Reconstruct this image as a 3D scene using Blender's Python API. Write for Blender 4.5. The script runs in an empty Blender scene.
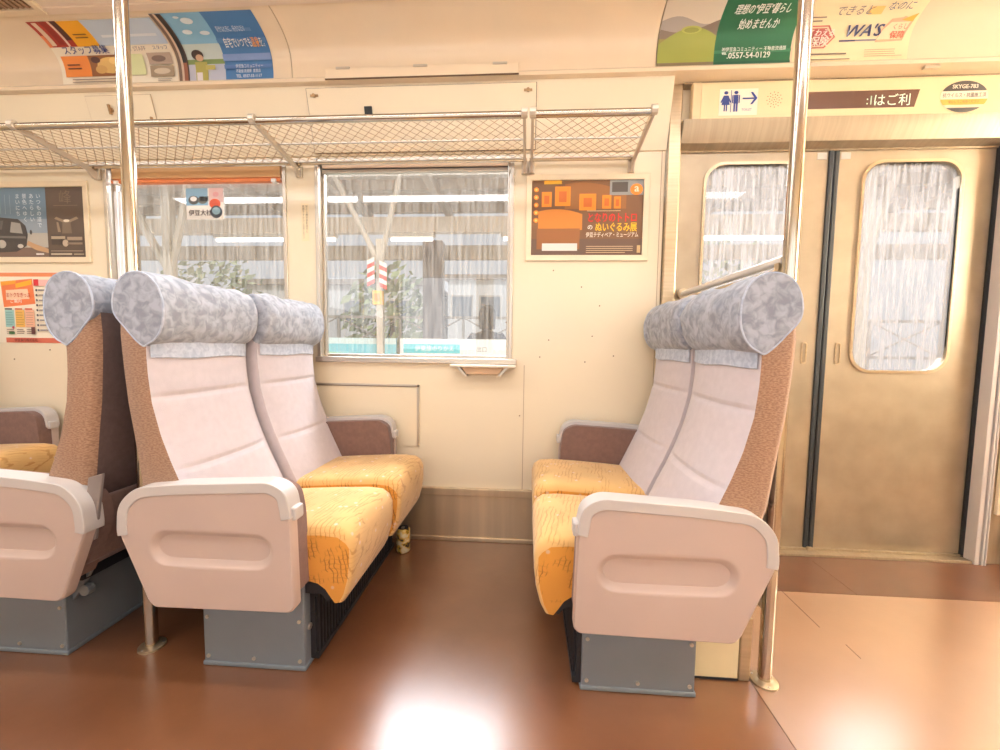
import bpy, bmesh, math, random
from mathutils import Vector, Matrix, noise
random.seed(4)
scn = bpy.context.scene
col = scn.collection
PI = math.pi

# ------------------------------------------------------------------ materials
def srgb(r, g, b):
    f = lambda c: ((c / 255 + 0.055) / 1.055) ** 2.4 if c > 10 else c / 255 / 12.92
    return (f(r), f(g), f(b), 1)

MATS = {}
def mat(name, c, rough=0.5, metal=0.0, var=0.06, vscale=6.0, bump=0.0, bscale=200.0, coat=0.0, stretch=None, spec=0.5, sheen=0.0):
    """plain procedural surface: colour with a little noise mottling and an optional noise bump"""
    if name in MATS: return MATS[name]
    m = bpy.data.materials.new(name); m.use_nodes = True
    nt = m.node_tree; b = nt.nodes['Principled BSDF']
    b.inputs['Roughness'].default_value = rough; b.inputs['Metallic'].default_value = metal
    b.inputs['Coat Weight'].default_value = coat; b.inputs['Specular IOR Level'].default_value = spec
    b.inputs['Sheen Weight'].default_value = sheen
    tc = nt.nodes.new('ShaderNodeTexCoord'); mp = nt.nodes.new('ShaderNodeMapping')
    nt.links.new(tc.outputs['Object'], mp.inputs['Vector'])
    if stretch: mp.inputs['Scale'].default_value = stretch
    n = nt.nodes.new('ShaderNodeTexNoise'); n.inputs['Scale'].default_value = vscale; n.inputs['Detail'].default_value = 4
    nt.links.new(mp.outputs['Vector'], n.inputs['Vector'])
    r = nt.nodes.new('ShaderNodeValToRGB')
    r.color_ramp.elements[0].position = .3; r.color_ramp.elements[1].position = .7
    r.color_ramp.elements[0].color = tuple(x * (1 - var) for x in c[:3]) + (1,)
    r.color_ramp.elements[1].color = tuple(min(1, x * (1 + var)) for x in c[:3]) + (1,)
    nt.links.new(n.outputs['Fac'], r.inputs['Fac']); nt.links.new(r.outputs['Color'], b.inputs['Base Color'])
    if bump:
        n2 = nt.nodes.new('ShaderNodeTexNoise'); n2.inputs['Scale'].default_value = bscale; n2.inputs['Detail'].default_value = 3
        nt.links.new(mp.outputs['Vector'], n2.inputs['Vector'])
        bp = nt.nodes.new('ShaderNodeBump'); bp.inputs['Strength'].default_value = bump; bp.inputs['Distance'].default_value = .002
        nt.links.new(n2.outputs['Fac'], bp.inputs['Height']); nt.links.new(bp.outputs['Normal'], b.inputs['Normal'])
    MATS[name] = m
    return m

def flat(r, g, b, rough=.45):
    return mat('print_%d_%d_%d' % (r, g, b), srgb(r, g, b), rough, var=.02)

def mix_rgb(nt, fac, a, b):
    mx = nt.nodes.new('ShaderNodeMix'); mx.data_type = 'RGBA'
    for s, v in ((0, fac), (6, a), (7, b)):
        if hasattr(v, 'links'): nt.links.new(v, mx.inputs[s])
        else: mx.inputs[s].default_value = v
    return mx.outputs[2]

def math_node(nt, op, a, b=None):
    n = nt.nodes.new('ShaderNodeMath'); n.operation = op
    for i, v in enumerate((a, b)):
        if v is None: continue
        if hasattr(v, 'links'): nt.links.new(v, n.inputs[i])
        else: n.inputs[i].default_value = v
    return n.outputs[0]

def cushion_mat(name, base, line, dots):
    m = bpy.data.materials.new(name); m.use_nodes = True; nt = m.node_tree; b = nt.nodes['Principled BSDF']
    b.inputs['Roughness'].default_value = .9; b.inputs['Sheen Weight'].default_value = .25
    tc = nt.nodes.new('ShaderNodeTexCoord'); mp = nt.nodes.new('ShaderNodeMapping')
    mp.inputs['Rotation'].default_value = (.25, .1, .35); mp.inputs['Scale'].default_value = (1, .55, 1)
    nt.links.new(tc.outputs['Object'], mp.inputs['Vector'])
    w = nt.nodes.new('ShaderNodeTexWave'); w.inputs['Scale'].default_value = 24; w.inputs['Distortion'].default_value = 5
    w.inputs['Detail'].default_value = 2; w.inputs['Detail Scale'].default_value = 1.4; w.bands_direction = 'X'
    nt.links.new(mp.outputs['Vector'], w.inputs['Vector'])
    w2 = nt.nodes.new('ShaderNodeTexWave'); w2.inputs['Scale'].default_value = 24; w2.inputs['Distortion'].default_value = 5
    w2.bands_direction = 'Z'; w2.inputs['Detail'].default_value = 2
    nt.links.new(mp.outputs['Vector'], w2.inputs['Vector'])
    n = nt.nodes.new('ShaderNodeTexNoise'); n.inputs['Scale'].default_value = 17; n.inputs['Detail'].default_value = 2
    nt.links.new(mp.outputs['Vector'], n.inputs['Vector'])
    def ramp(src, p0, p1):
        r = nt.nodes.new('ShaderNodeMapRange'); r.inputs[1].default_value = p0; r.inputs[2].default_value = p1
        nt.links.new(src, r.inputs[0]); return r.outputs[0]
    l1 = ramp(w.outputs['Fac'], .78, .95); l2 = ramp(w2.outputs['Fac'], .78, .95); g = ramp(n.outputs['Fac'], .46, .54)
    fac = math_node(nt, 'MULTIPLY', math_node(nt, 'MAXIMUM', l1, math_node(nt, 'MULTIPLY', l2, .3)), g)
    c1 = mix_rgb(nt, math_node(nt, 'MULTIPLY', fac, .55), base, line)
    n3 = nt.nodes.new('ShaderNodeTexNoise'); n3.inputs['Scale'].default_value = 6
    nt.links.new(tc.outputs['Object'], n3.inputs['Vector'])
    c2 = mix_rgb(nt, ramp(n3.outputs['Fac'], .3, .75), c1, tuple(min(1, x * 1.25) for x in base[:3]) + (1,))
    c2 = mix_rgb(nt, math_node(nt, 'MULTIPLY', fac, .5), c2, line)
    v = nt.nodes.new('ShaderNodeTexVoronoi'); v.inputs['Scale'].default_value = 24
    nt.links.new(tc.outputs['Object'], v.inputs['Vector'])
    d = ramp(v.outputs['Distance'], .17, .10)
    c3 = mix_rgb(nt, math_node(nt, 'MULTIPLY', d, .75), c2, dots)
    nt.links.new(c3, b.inputs['Base Color'])
    n2 = nt.nodes.new('ShaderNodeTexNoise'); n2.inputs['Scale'].default_value = 500
    nt.links.new(tc.outputs['Object'], n2.inputs['Vector'])
    bp = nt.nodes.new('ShaderNodeBump'); bp.inputs['Strength'].default_value = .25; bp.inputs['Distance'].default_value = .002
    nt.links.new(n2.outputs['Fac'], bp.inputs['Height']); nt.links.new(bp.outputs['Normal'], b.inputs['Normal'])
    return m

def mottled_mat(name, a, b_, scale, rough=.9, bump=.2):
    m = bpy.data.materials.new(name); m.use_nodes = True; nt = m.node_tree; b = nt.nodes['Principled BSDF']
    b.inputs['Roughness'].default_value = rough; b.inputs['Sheen Weight'].default_value = .2
    tc = nt.nodes.new('ShaderNodeTexCoord')
    n = nt.nodes.new('ShaderNodeTexNoise'); n.inputs['Scale'].default_value = scale; n.inputs['Detail'].default_value = 5; n.inputs['Distortion'].default_value = .7
    nt.links.new(tc.outputs['Object'], n.inputs['Vector'])
    v = nt.nodes.new('ShaderNodeTexVoronoi'); v.inputs['Scale'].default_value = scale * 1.6
    nt.links.new(n.outputs['Color'], v.inputs['Vector'])
    r = nt.nodes.new('ShaderNodeValToRGB'); r.color_ramp.elements[0].position = .38; r.color_ramp.elements[1].position = .62
    r.color_ramp.elements[0].color = a; r.color_ramp.elements[1].color = b_
    nt.links.new(n.outputs['Fac'], r.inputs['Fac']); nt.links.new(r.outputs['Color'], b.inputs['Base Color'])
    bp = nt.nodes.new('ShaderNodeBump'); bp.inputs['Strength'].default_value = bump; bp.inputs['Distance'].default_value = .003
    nt.links.new(n.outputs['Fac'], bp.inputs['Height']); nt.links.new(bp.outputs['Normal'], b.inputs['Normal'])
    return m

def knit_mat(name, a, b_):
    m = bpy.data.materials.new(name); m.use_nodes = True; nt = m.node_tree; b = nt.nodes['Principled BSDF']
    b.inputs['Roughness'].default_value = .95; b.inputs['Sheen Weight'].default_value = .2
    tc = nt.nodes.new('ShaderNodeTexCoord'); mp = nt.nodes.new('ShaderNodeMapping'); mp.inputs['Scale'].default_value = (1, 1, 2.6)
    nt.links.new(tc.outputs['Object'], mp.inputs['Vector'])
    n = nt.nodes.new('ShaderNodeTexNoise'); n.inputs['Scale'].default_value = 130; n.inputs['Detail'].default_value = 2
    nt.links.new(mp.outputs['Vector'], n.inputs['Vector'])
    r = nt.nodes.new('ShaderNodeValToRGB'); r.color_ramp.elements[0].position = .4; r.color_ramp.elements[1].position = .6
    r.color_ramp.elements[0].color = a; r.color_ramp.elements[1].color = b_
    nt.links.new(n.outputs['Fac'], r.inputs['Fac']); nt.links.new(r.outputs['Color'], b.inputs['Base Color'])
    bp = nt.nodes.new('ShaderNodeBump'); bp.inputs['Strength'].default_value = .5; bp.inputs['Distance'].default_value = .002
    nt.links.new(n.outputs['Fac'], bp.inputs['Height']); nt.links.new(bp.outputs['Normal'], b.inputs['Normal'])
    return m

def steel_mat(name, c, rough, streak=(1, 1, 40), var=.12):
    m = mat(name, c, rough, 1.0, var=var, vscale=3, stretch=streak)
    return m

def glass_mat(name, veil, veil_c, gloss, streak, trans_c=(1, 1, 1, 1)):
    """thin pane: see-through, mirror-like sheen and a veil of vertical dirt streaks"""
    m = bpy.data.materials.new(name); m.use_nodes = True; nt = m.node_tree
    nt.nodes.remove(nt.nodes['Principled BSDF']); out = nt.nodes['Material Output']
    tr = nt.nodes.new('ShaderNodeBsdfTransparent'); tr.inputs[0].default_value = trans_c
    df = nt.nodes.new('ShaderNodeBsdfTranslucent'); df.inputs[0].default_value = veil_c
    d2 = nt.nodes.new('ShaderNodeBsdfDiffuse'); d2.inputs[0].default_value = veil_c
    ml = nt.nodes.new('ShaderNodeMixShader'); ml.inputs[0].default_value = .3
    nt.links.new(df.outputs[0], ml.inputs[1]); nt.links.new(d2.outputs[0], ml.inputs[2])
    gl = nt.nodes.new('ShaderNodeBsdfGlossy'); gl.inputs['Roughness'].default_value = .02
    tc = nt.nodes.new('ShaderNodeTexCoord'); mp = nt.nodes.new('ShaderNodeMapping'); mp.inputs['Scale'].default_value = (streak, 1, streak * .07)
    nt.links.new(tc.outputs['Object'], mp.inputs['Vector'])
    n = nt.nodes.new('ShaderNodeTexNoise'); n.inputs['Scale'].default_value = 1; n.inputs['Detail'].default_value = 5
    nt.links.new(mp.outputs['Vector'], n.inputs['Vector'])
    r = nt.nodes.new('ShaderNodeMapRange'); r.inputs[1].default_value = .35; r.inputs[2].default_value = .68
    r.inputs[3].default_value = veil[0]; r.inputs[4].default_value = veil[1]
    nt.links.new(n.outputs['Fac'], r.inputs[0])
    m1 = nt.nodes.new('ShaderNodeMixShader'); nt.links.new(r.outputs[0], m1.inputs[0])
    nt.links.new(tr.outputs[0], m1.inputs[1]); nt.links.new(ml.outputs[0], m1.inputs[2])
    m2 = nt.nodes.new('ShaderNodeMixShader'); m2.inputs[0].default_value = gloss
    nt.links.new(m1.outputs[0], m2.inputs[1]); nt.links.new(gl.outputs[0], m2.inputs[2])
    nt.links.new(m2.outputs[0], out.inputs[0])
    return m

def emit_mat(name, c, s):
    m = bpy.data.materials.new(name); m.use_nodes = True; nt = m.node_tree; b = nt.nodes['Principled BSDF']
    b.inputs['Base Color'].default_value = c; b.inputs['Emission Color'].default_value = c; b.inputs['Emission Strength'].default_value = s
    return m

CREAM = mat('cream_panel', srgb(237, 221, 190), .30, var=.015, vscale=2, coat=.15)
CREAM2 = mat('cream_header', srgb(236, 214, 168), .35, var=.02)
CEIL = mat('ceiling_cream', srgb(232, 211, 188), .38, var=.015, vscale=2)
COVE = mat('cove_cream', srgb(236, 216, 186), .26, var=.02, coat=.2)
STEEL = mat('brushed_steel', srgb(196, 178, 148), .32, .85, var=.10, vscale=3, stretch=(1, 1, 30))
STEELH = mat('brushed_steel_soft', srgb(168, 152, 128), .45, .7, var=.10, vscale=3, stretch=(30, 1, 1))
DOORS = mat('door_steel', srgb(170, 156, 134), .42, .72, var=.12, vscale=3, stretch=(2, 1, 2))
CHROME = mat('polished_tube', srgb(196, 184, 166), .17, 1.0, var=.03)
ALU = mat('aluminium', srgb(205, 196, 182), .35, .85, var=.05)
RUBBER = mat('black_rubber', srgb(28, 30, 32), .55, var=.1)
DARK = mat('dark_steel', srgb(46, 46, 50), .55, .3, var=.1)
GREYBOX = mat('grey_painted_steel', srgb(132, 140, 146), .42, .25, var=.05, bump=.08, bscale=60)
ARM = mat('beige_plastic', srgb(200, 178, 166), .34, var=.03, bump=.03, bscale=250)
ARMCAP = mat('grey_plastic', srgb(202, 194, 188), .38, var=.02)
BROWNIN = mat('brown_upholstery', srgb(128, 98, 86), .9, var=.10, vscale=60, bump=.3, bscale=400, sheen=.2)
LAV = mat('lavender_fabric', srgb(205, 194, 196), .9, var=.04, vscale=40, bump=.22, bscale=450, sheen=.3)
SIDEF = knit_mat('brown_knit', srgb(146, 112, 88), srgb(172, 136, 108))
REAR = mat('rear_fabric', srgb(96, 78, 74), .9, var=.1, vscale=60, bump=.2)
COVER = mottled_mat('mottled_cover', srgb(140, 144, 154), srgb(176, 180, 190), 40)
FLAP = mottled_mat('pale_cover', srgb(172, 180, 196), srgb(198, 204, 216), 60)
SEATM = cushion_mat('gold_moquette', srgb(216, 174, 108), srgb(186, 126, 58), srgb(232, 206, 190))
SEATSHADE = cushion_mat('gold_moquette_side_shaded', srgb(208, 142, 50), srgb(110, 62, 18), srgb(210, 180, 150))  # side cloth with stronger pattern; shade on the sides is put into its darker gold
WHITE = flat(240, 236, 228)

def floor_mat():
    m = bpy.data.materials.new('brown_lino'); m.use_nodes = True; nt = m.node_tree; b = nt.nodes['Principled BSDF']
    tc = nt.nodes.new('ShaderNodeTexCoord')
    n = nt.nodes.new('ShaderNodeTexNoise'); n.inputs['Scale'].default_value = 3; n.inputs['Detail'].default_value = 6
    nt.links.new(tc.outputs['Object'], n.inputs['Vector'])
    r = nt.nodes.new('ShaderNodeValToRGB'); r.color_ramp.elements[0].position = .3; r.color_ramp.elements[1].position = .75
    r.color_ramp.elements[0].color = srgb(110, 69, 43); r.color_ramp.elements[1].color = srgb(133, 88, 57)
    nt.links.new(n.outputs['Fac'], r.inputs['Fac']); nt.links.new(r.outputs['Color'], b.inputs['Base Color'])
    n2 = nt.nodes.new('ShaderNodeTexNoise'); n2.inputs['Scale'].default_value = 9; n2.inputs['Detail'].default_value = 5
    nt.links.new(tc.outputs['Object'], n2.inputs['Vector'])
    q = nt.nodes.new('ShaderNodeMapRange'); q.inputs[3].default_value = .26; q.inputs[4].default_value = .31
    nt.links.new(n2.outputs['Fac'], q.inputs[0]); nt.links.new(q.outputs[0], b.inputs['Roughness'])
    n3 = nt.nodes.new('ShaderNodeTexNoise'); n3.inputs['Scale'].default_value = 55
    nt.links.new(tc.outputs['Object'], n3.inputs['Vector'])
    bp = nt.nodes.new('ShaderNodeBump'); bp.inputs['Strength'].default_value = .10; bp.inputs['Distance'].default_value = .002
    nt.links.new(n3.outputs['Fac'], bp.inputs['Height']); nt.links.new(bp.outputs['Normal'], b.inputs['Normal'])
    b.inputs['Coat Weight'].default_value = .8; b.inputs['Coat Roughness'].default_value = .27; b.inputs['Coat IOR'].default_value = 1.8
    return m
FLOOR = floor_mat()
FLOOR2 = mat('vestibule_lino', srgb(158, 122, 96), .28, var=.08, vscale=3, coat=.8, bump=.08, bscale=55)
FLOOR2.node_tree.nodes['Principled BSDF'].inputs['Coat IOR'].default_value = 1.9; FLOOR2.node_tree.nodes['Principled BSDF'].inputs['Coat Roughness'].default_value = .24
FLOOR3 = mat('door_strip_lino', srgb(92, 60, 42), .34, var=.12, vscale=5, coat=.2)

# ------------------------------------------------------------------ mesh helpers
class MB:
    def __init__(s): s.v = []; s.f = []; s.m = []
    def add(s, vs, fs, mi=0):
        b = len(s.v); s.v += [tuple(v) for v in vs]
        for f in fs: s.f.append(tuple(b + i for i in f)); s.m.append(mi)
        return s
    def box(s, x0, x1, y0, y1, z0, z1, mi=0):
        return s.add([(x0,y0,z0),(x1,y0,z0),(x1,y1,z0),(x0,y1,z0),(x0,y0,z1),(x1,y0,z1),(x1,y1,z1),(x0,y1,z1)],
                     [(3,2,1,0),(4,5,6,7),(0,1,5,4),(1,2,6,5),(2,3,7,6),(3,0,4,7)], mi)
    def prism(s, poly, axis, a, b, mi=0):
        """poly: 2D points; axis: the axis extruded along ('x': poly=(y,z), 'y': (x,z), 'z': (x,y))"""
        def P(p, t): return {'x': (t, p[0], p[1]), 'y': (p[0], t, p[1]), 'z': (p[0], p[1], t)}[axis]
        n = len(poly)
        vs = [P(p, a) for p in poly] + [P(p, b) for p in poly]
        fs = [tuple(range(n)), tuple(range(2*n-1, n-1, -1))] + [(i, i+n, (i+1) % n + n, (i+1) % n) for i in range(n)]
        return s.add(vs, fs, mi)
    def tube(s, path, r, n=10, mi=0, caps=True):
        path = [Vector(p) for p in path]; b = len(s.v); prev = None
        for i, p in enumerate(path):
            d = (path[min(i+1, len(path)-1)] - path[max(i-1, 0)]).normalized()
            a = prev if prev else (Vector((0,0,1)) if abs(d.z) < .9 else Vector((1,0,0)))
            x = (a - d * a.dot(d)).normalized(); prev = x; y = d.cross(x)
            rr = r[i] if isinstance(r, (list, tuple)) else r
            s.v += [tuple(p + (x * math.cos(2*PI*k/n) + y * math.sin(2*PI*k/n)) * rr) for k in range(n)]
        for i in range(len(path)-1):
            for k in range(n):
                s.f.append((b+i*n+k, b+i*n+(k+1)%n, b+(i+1)*n+(k+1)%n, b+(i+1)*n+k)); s.m.append(mi)
        if caps:
            s.f.append(tuple(b+k for k in range(n-1,-1,-1))); s.m.append(mi)
            e = b+(len(path)-1)*n; s.f.append(tuple(e+k for k in range(n))); s.m.append(mi)
        return s
    def loft(s, rings, mi=0, closed=True, caps=True, mfun=None, capm=None):
        b = len(s.v); n = len(rings[0])
        for r in rings: s.v += [tuple(p) for p in r]
        for i in range(len(rings)-1):
            for k in range(n if closed else n-1):
                s.f.append((b+i*n+k, b+i*n+(k+1)%n, b+(i+1)*n+(k+1)%n, b+(i+1)*n+k)); s.m.append(mfun(i, k) if mfun else mi)
        if caps:
            cm = mi if capm is None else capm
            s.f.append(tuple(b+k for k in range(n-1,-1,-1))); s.m.append(cm)
            e = b+(len(rings)-1)*n; s.f.append(tuple(e+k for k in range(n))); s.m.append(cm)
        return s
    def build(s, name, mats, parent=None, smooth=None, bevel=0, seg=2, loc=None):
        me = bpy.data.meshes.new(name); me.from_pydata(s.v, [], s.f)
        mats = mats if isinstance(mats, (list, tuple)) else [mats]
        for m in mats: me.materials.append(m)
        me.polygons.foreach_set('material_index', [min(i, len(mats)-1) for i in s.m])
        bm = bmesh.new(); bm.from_mesh(me)
        bmesh.ops.recalc_face_normals(bm, faces=bm.faces); bm.to_mesh(me); bm.free()
        if smooth is not None:
            me.polygons.foreach_set('use_smooth', [True]*len(me.polygons)); me.set_sharp_from_angle(angle=math.radians(smooth))
        me.update()
        o = bpy.data.objects.new(name, me); col.objects.link(o)
        if parent: o.parent = parent
        if loc: o.location = loc
        if bevel:
            bv = o.modifiers.new('bevel', 'BEVEL'); bv.width = bevel; bv.segments = seg; bv.limit_method = 'ANGLE'; bv.angle_limit = math.radians(40)
        return o

def tag(o, label=None, cat=None, group=None, kind=None):
    if label: o['label'] = label
    if cat: o['category'] = cat
    if group: o['group'] = group
    if kind: o['kind'] = kind
    return o
def thing(name, label, cat, loc=(0,0,0), rz=0, group=None):
    o = bpy.data.objects.new(name, None); col.objects.link(o); o.empty_display_size = .1
    o.location = loc; o.rotation_euler = (0,0,rz)
    return tag(o, label, cat, group)
def struct(name, mb, m, parent=None, **k):
    o = mb.build(name, m, parent, **k); o['kind'] = 'structure'; return o
def copy_tree(o, parent=None):
    c = o.copy(); col.objects.link(c); c.parent = parent
    for ch in list(o.children): copy_tree(ch, c)
    return c

def lerp_tab(tab, x):
    if x <= tab[0][0]: return tab[0][1:]
    for a, b in zip(tab, tab[1:]):
        if x <= b[0]:
            t = (x-a[0])/(b[0]-a[0]); return tuple(p+(q-p)*t for p, q in zip(a[1:], b[1:]))
    return tab[-1][1:]
def ray_poly(poly, c, ang):
    dx, dy = math.cos(ang), math.sin(ang); best = None
    for i in range(len(poly)):
        (x1, y1), (x2, y2) = poly[i], poly[(i+1) % len(poly)]
        ex, ey = x2-x1, y2-y1; den = dx*ey - dy*ex
        if abs(den) < 1e-12: continue
        t = ((x1-c[0])*ey - (y1-c[1])*ex)/den; u = ((x1-c[0])*dy - (y1-c[1])*dx)/den
        if t > 0 and -1e-9 <= u <= 1+1e-9 and (best is None or t > best): best = t
    return (c[0]+dx*best, c[1]+dy*best)
def round_rect(x0, x1, y0, y1, r, n=8):
    out = []
    for cx, cy, a0 in ((x1-r,y1-r,0),(x0+r,y1-r,PI/2),(x0+r,y0+r,PI),(x1-r,y0+r,1.5*PI)):
        out += [(cx+r*math.cos(a0+PI/2*i/n), cy+r*math.sin(a0+PI/2*i/n)) for i in range(n+1)]
    return out
def round_poly(pts, r, n=4):
    """round the corners of a polygon"""
    out = []
    for i, p in enumerate(pts):
        a = Vector(pts[i-1]); b = Vector(p); c = Vector(pts[(i+1) % len(pts)])
        rr = r[i] if isinstance(r, (list, tuple)) else r
        d1, d2 = (a-b), (c-b); k = min(rr, d1.length*.45, d2.length*.45)
        p0, p1 = b+d1.normalized()*k, b+d2.normalized()*k
        for j in range(n+1):
            t = j/n; q = p0*(1-t)**2 + b*2*t*(1-t) + p1*t*t; out.append((q.x, q.y))
    return out
def matched(outer, inner, c, n=96):
    angs = [2*PI*i/n for i in range(n)] + [math.atan2(p[1]-c[1], p[0]-c[0]) % (2*PI) for p in outer]
    angs = sorted(angs); a2 = []
    for a in angs:
        if not a2 or a-a2[-1] > 1e-4: a2.append(a)
    return [ray_poly(outer, c, a) for a in a2], [ray_poly(inner, c, a) for a in a2]

# text -> flat outline mesh
TC = {}
def text_geo(body, size, align='LEFT', shear=0, bold=0, vert=False):
    heavy = bold > .012; bold = min(bold, .008); key = (body, size, align, shear, bold, heavy)
    if key not in TC:
        c = bpy.data.curves.new('t', 'FONT'); c.body = body; c.size = size; c.align_x = align; c.shear = shear; c.resolution_u = 2; c.offset = bold*size
        c.space_line = .85
        o = bpy.data.objects.new('t', c); col.objects.link(o); bpy.context.view_layer.update()
        me = bpy.data.meshes.new_from_object(o.evaluated_get(bpy.context.evaluated_depsgraph_get()))
        vs, fs = [(v.co.x, v.co.y, 0) for v in me.vertices], [tuple(p.vertices) for p in me.polygons]
        if heavy: n_ = len(vs); fs = fs + [tuple(i+n_ for i in f) for f in fs]; vs = vs + [(x+.028*size, y, .0003) for x, y, _ in vs]
        TC[key] = (vs, fs)
        bpy.data.objects.remove(o); bpy.data.curves.remove(c); bpy.data.meshes.remove(me)
    return TC[key]

# ------------------------------------------------------------------ camera
F_PX, PITCH, YAW, ROLL = 409.6, -.071, .065, .013
cam = bpy.data.cameras.new('camera'); co = bpy.data.objects.new('camera', cam); col.objects.link(co)
cam.sensor_width = 36; cam.lens = F_PX*36/1000; cam.clip_start = .02
cy, sy, cp, sp = math.cos(YAW), math.sin(YAW), math.cos(PITCH), math.sin(PITCH)
Fv = Vector((-sy*cp, cy*cp, sp)); R0 = Vector((cy, sy, 0)); U0 = R0.cross(Fv)
Rv = R0*math.cos(ROLL) + U0*math.sin(ROLL); Uv = -R0*math.sin(ROLL) + U0*math.cos(ROLL)
M = Matrix((Rv, Uv, -Fv)).transposed().to_4x4(); M.translation = Vector((0, -1.932, .95))
co.matrix_world = M; scn.camera = co

# ------------------------------------------------------------------ setting
XL, XR, YB = -3.5, 3.4, -2.75
W1 = (-2.071, -1.162); W2 = (-1.005, -.079); WZ = (.884, 1.803)
DX = (.655, 2.012); DZ = 1.83

o = struct('floor', MB().box(XL, .655, YB, .06, -.05, 0), FLOOR)
struct('floor_vestibule', MB().box(.657, 2.12, YB, -.312, -.05, 0), FLOOR2)
struct('floor_door_strip', MB().box(.657, 2.12, -.309, .09, -.05, .0005), FLOOR3)
struct('floor_beyond', MB().box(2.122, XR, YB, .06, -.05, 0), FLOOR)
fs = MB().box(.655,.657,YB,-.31,-.05,.0008); fs.box(.657,2.12,-.312,-.309,-.05,.001); fs.box(1.018,1.0205,-.52,-.312,-.001,.0008)
fs.box(1.02,1.0225,-.309,-.03,0,.0012); fs.box(1.30,1.3025,-.309,-.06,0,.0012); fs.box(1.045,1.047,-.66,-.60,-.001,.0008)
struct('trim_1', fs, mat('seam_dark', srgb(96, 66, 46), .5))

w = MB()
w.box(XL, W1[0], 0, .06, 0, 2.13); w.box(W1[1], W2[0], 0, .06, WZ[0], WZ[1]); w.box(W2[1], .60, 0, .06, 0, 2.13)
w.box(W1[0], W2[1], 0, .06, 0, WZ[0]); w.box(W1[0], W2[1], 0, .06, WZ[1], 2.13)
w.box(.60, XR, 0.0, .06, 1.95, 2.13); w.box(2.055, XR, .0, .06, 0, 1.95)
struct('wall_back', w, CREAM)
struct('wall_upper', MB().prism([(-.086,2.098),(0.001,2.098),(0.001,1.825),(-.008,1.825)], 'x', XL, .60), CREAM)
# the rest of the car, behind the camera
ow = MB(); oz = (.9, 1.75)
ow.box(XL, XR, YB-.06, YB, 0, oz[0]); ow.box(XL, XR, YB-.06, YB, oz[1], 2.3)
xs = [XL, -2.6, -1.7, -1.5, -.6, -.4, .5, .7, 1.6, 1.8, 2.7, XR]
for i in range(0, len(xs), 2): ow.box(xs[i], xs[i+1], YB-.06, YB, oz[0], oz[1])
struct('wall_front', ow, CREAM)
struct('wall_left', MB().box(XL-.06, XL, YB, .06, 0, 2.4), CREAM)
struct('wall_right', MB().box(XR, XR+.06, YB, .06, 0, 2.4), CREAM)

# cove: upright at the ledge, then rolling over into the ceiling
COVE_P = [(-.10,2.100),(-.101,2.14),(-.104,2.175),(-.110,2.20),(-.120,2.222),(-.135,2.241),(-.155,2.258),(-.18,2.272),(-.21,2.284),(-.245,2.293),(-.285,2.299)]
for _ in range(2):       # round off the corners of the profile
    q_ = [COVE_P[0]]
    for a, b in zip(COVE_P, COVE_P[1:]): q_ += [tuple(x*.75+y*.25 for x, y in zip(a, b)), tuple(x*.25+y*.75 for x, y in zip(a, b))]
    COVE_P = q_ + [COVE_P[-1]]
CL = [0]
for a, b in zip(COVE_P, COVE_P[1:]): CL.append(CL[-1]+math.dist(a, b))
def cove(x, t, d=0):
    t = max(0, min(CL[-1]-1e-6, t))
    for i in range(len(CL)-1):
        if t <= CL[i+1]: break
    k = (t-CL[i])/(CL[i+1]-CL[i]); a, b = COVE_P[i], COVE_P[i+1]
    dy, dz = b[0]-a[0], b[1]-a[1]; L = math.hypot(dy, dz)
    # normal points into the car (toward -y / -z)
    return Vector((x, a[0]+dy*k - dz/L*d, a[1]+dz*k + dy/L*d))
cv = MB()
prof = COVE_P + [(-.285,2.34),(0,2.34),(0,2.10)]
joints = [XL, -2.60, -1.055, .515, 2.12, XR]
for a, b in zip(joints, joints[1:]): cv.prism(prof, 'x', a+.0015, b-.0015)
struct('ceiling_cove', cv, COVE, smooth=30)
struct('trim_2', MB().prism([(0,2.112),(-.112,2.112),(-.118,2.104),(-.112,2.094),(-.06,2.090),(0,2.09)], 'x', XL, XR), COVE, smooth=30)
cl = MB(); cprof = [(-.283,2.292),(-.31,2.295),(-.7,2.325),(-1.35,2.345),(-2.0,2.325),(-2.75,2.26),(-2.75,2.42),(-.283,2.42)]
for a, b in zip([XL,-.985,.56,2.12], [-.985,.56,2.12,XR]): cl.prism(cprof, 'x', a+.0015, b-.0015)
struct('ceiling', cl, CEIL)
struct('trim_3', MB().prism([(-.27,2.287),(-.30,2.2875),(-.30,2.294),(-.27,2.294)], 'x', XL, XR), CEIL)

# stainless skirting along the wall
bb = MB().box(XL, .60, -.012, 0, 0, .255)
bb.box(XL, .60, -.02, 0, .225, .262); bb.box(XL, .60, -.02, 0, 0, .02)
struct('baseboard_back', bb, mat('skirting_steel', srgb(208, 188, 158), .34, .8, var=.14, vscale=3, stretch=(4, 1, .2)), bevel=.003)
# panel joints on the wall
pj = MB()
for x in (-.012, .585): pj.box(x-.0015, x+.0015, -.0008, 0, .262, 2.09 if x > .1 else .86)

struct('trim_4', pj, mat('joint_line', srgb(186, 160, 126), .5))
sc = MB()
for x, z in ((.115,1.30),(.245,1.225),(-.1,1.06),(.30,1.0),(.1,.98),(.27,.88),(.40,.91),(.06,.90),(.33,1.14),(-2.62,.85),(-.03,.62),(-2.42,.90)):
    sc.tube([(x,.001,z),(x,-.002,z)], .0035, 6)
struct('trim_5', sc, mat('screw_head', srgb(150, 120, 92), .4, .5))

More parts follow.
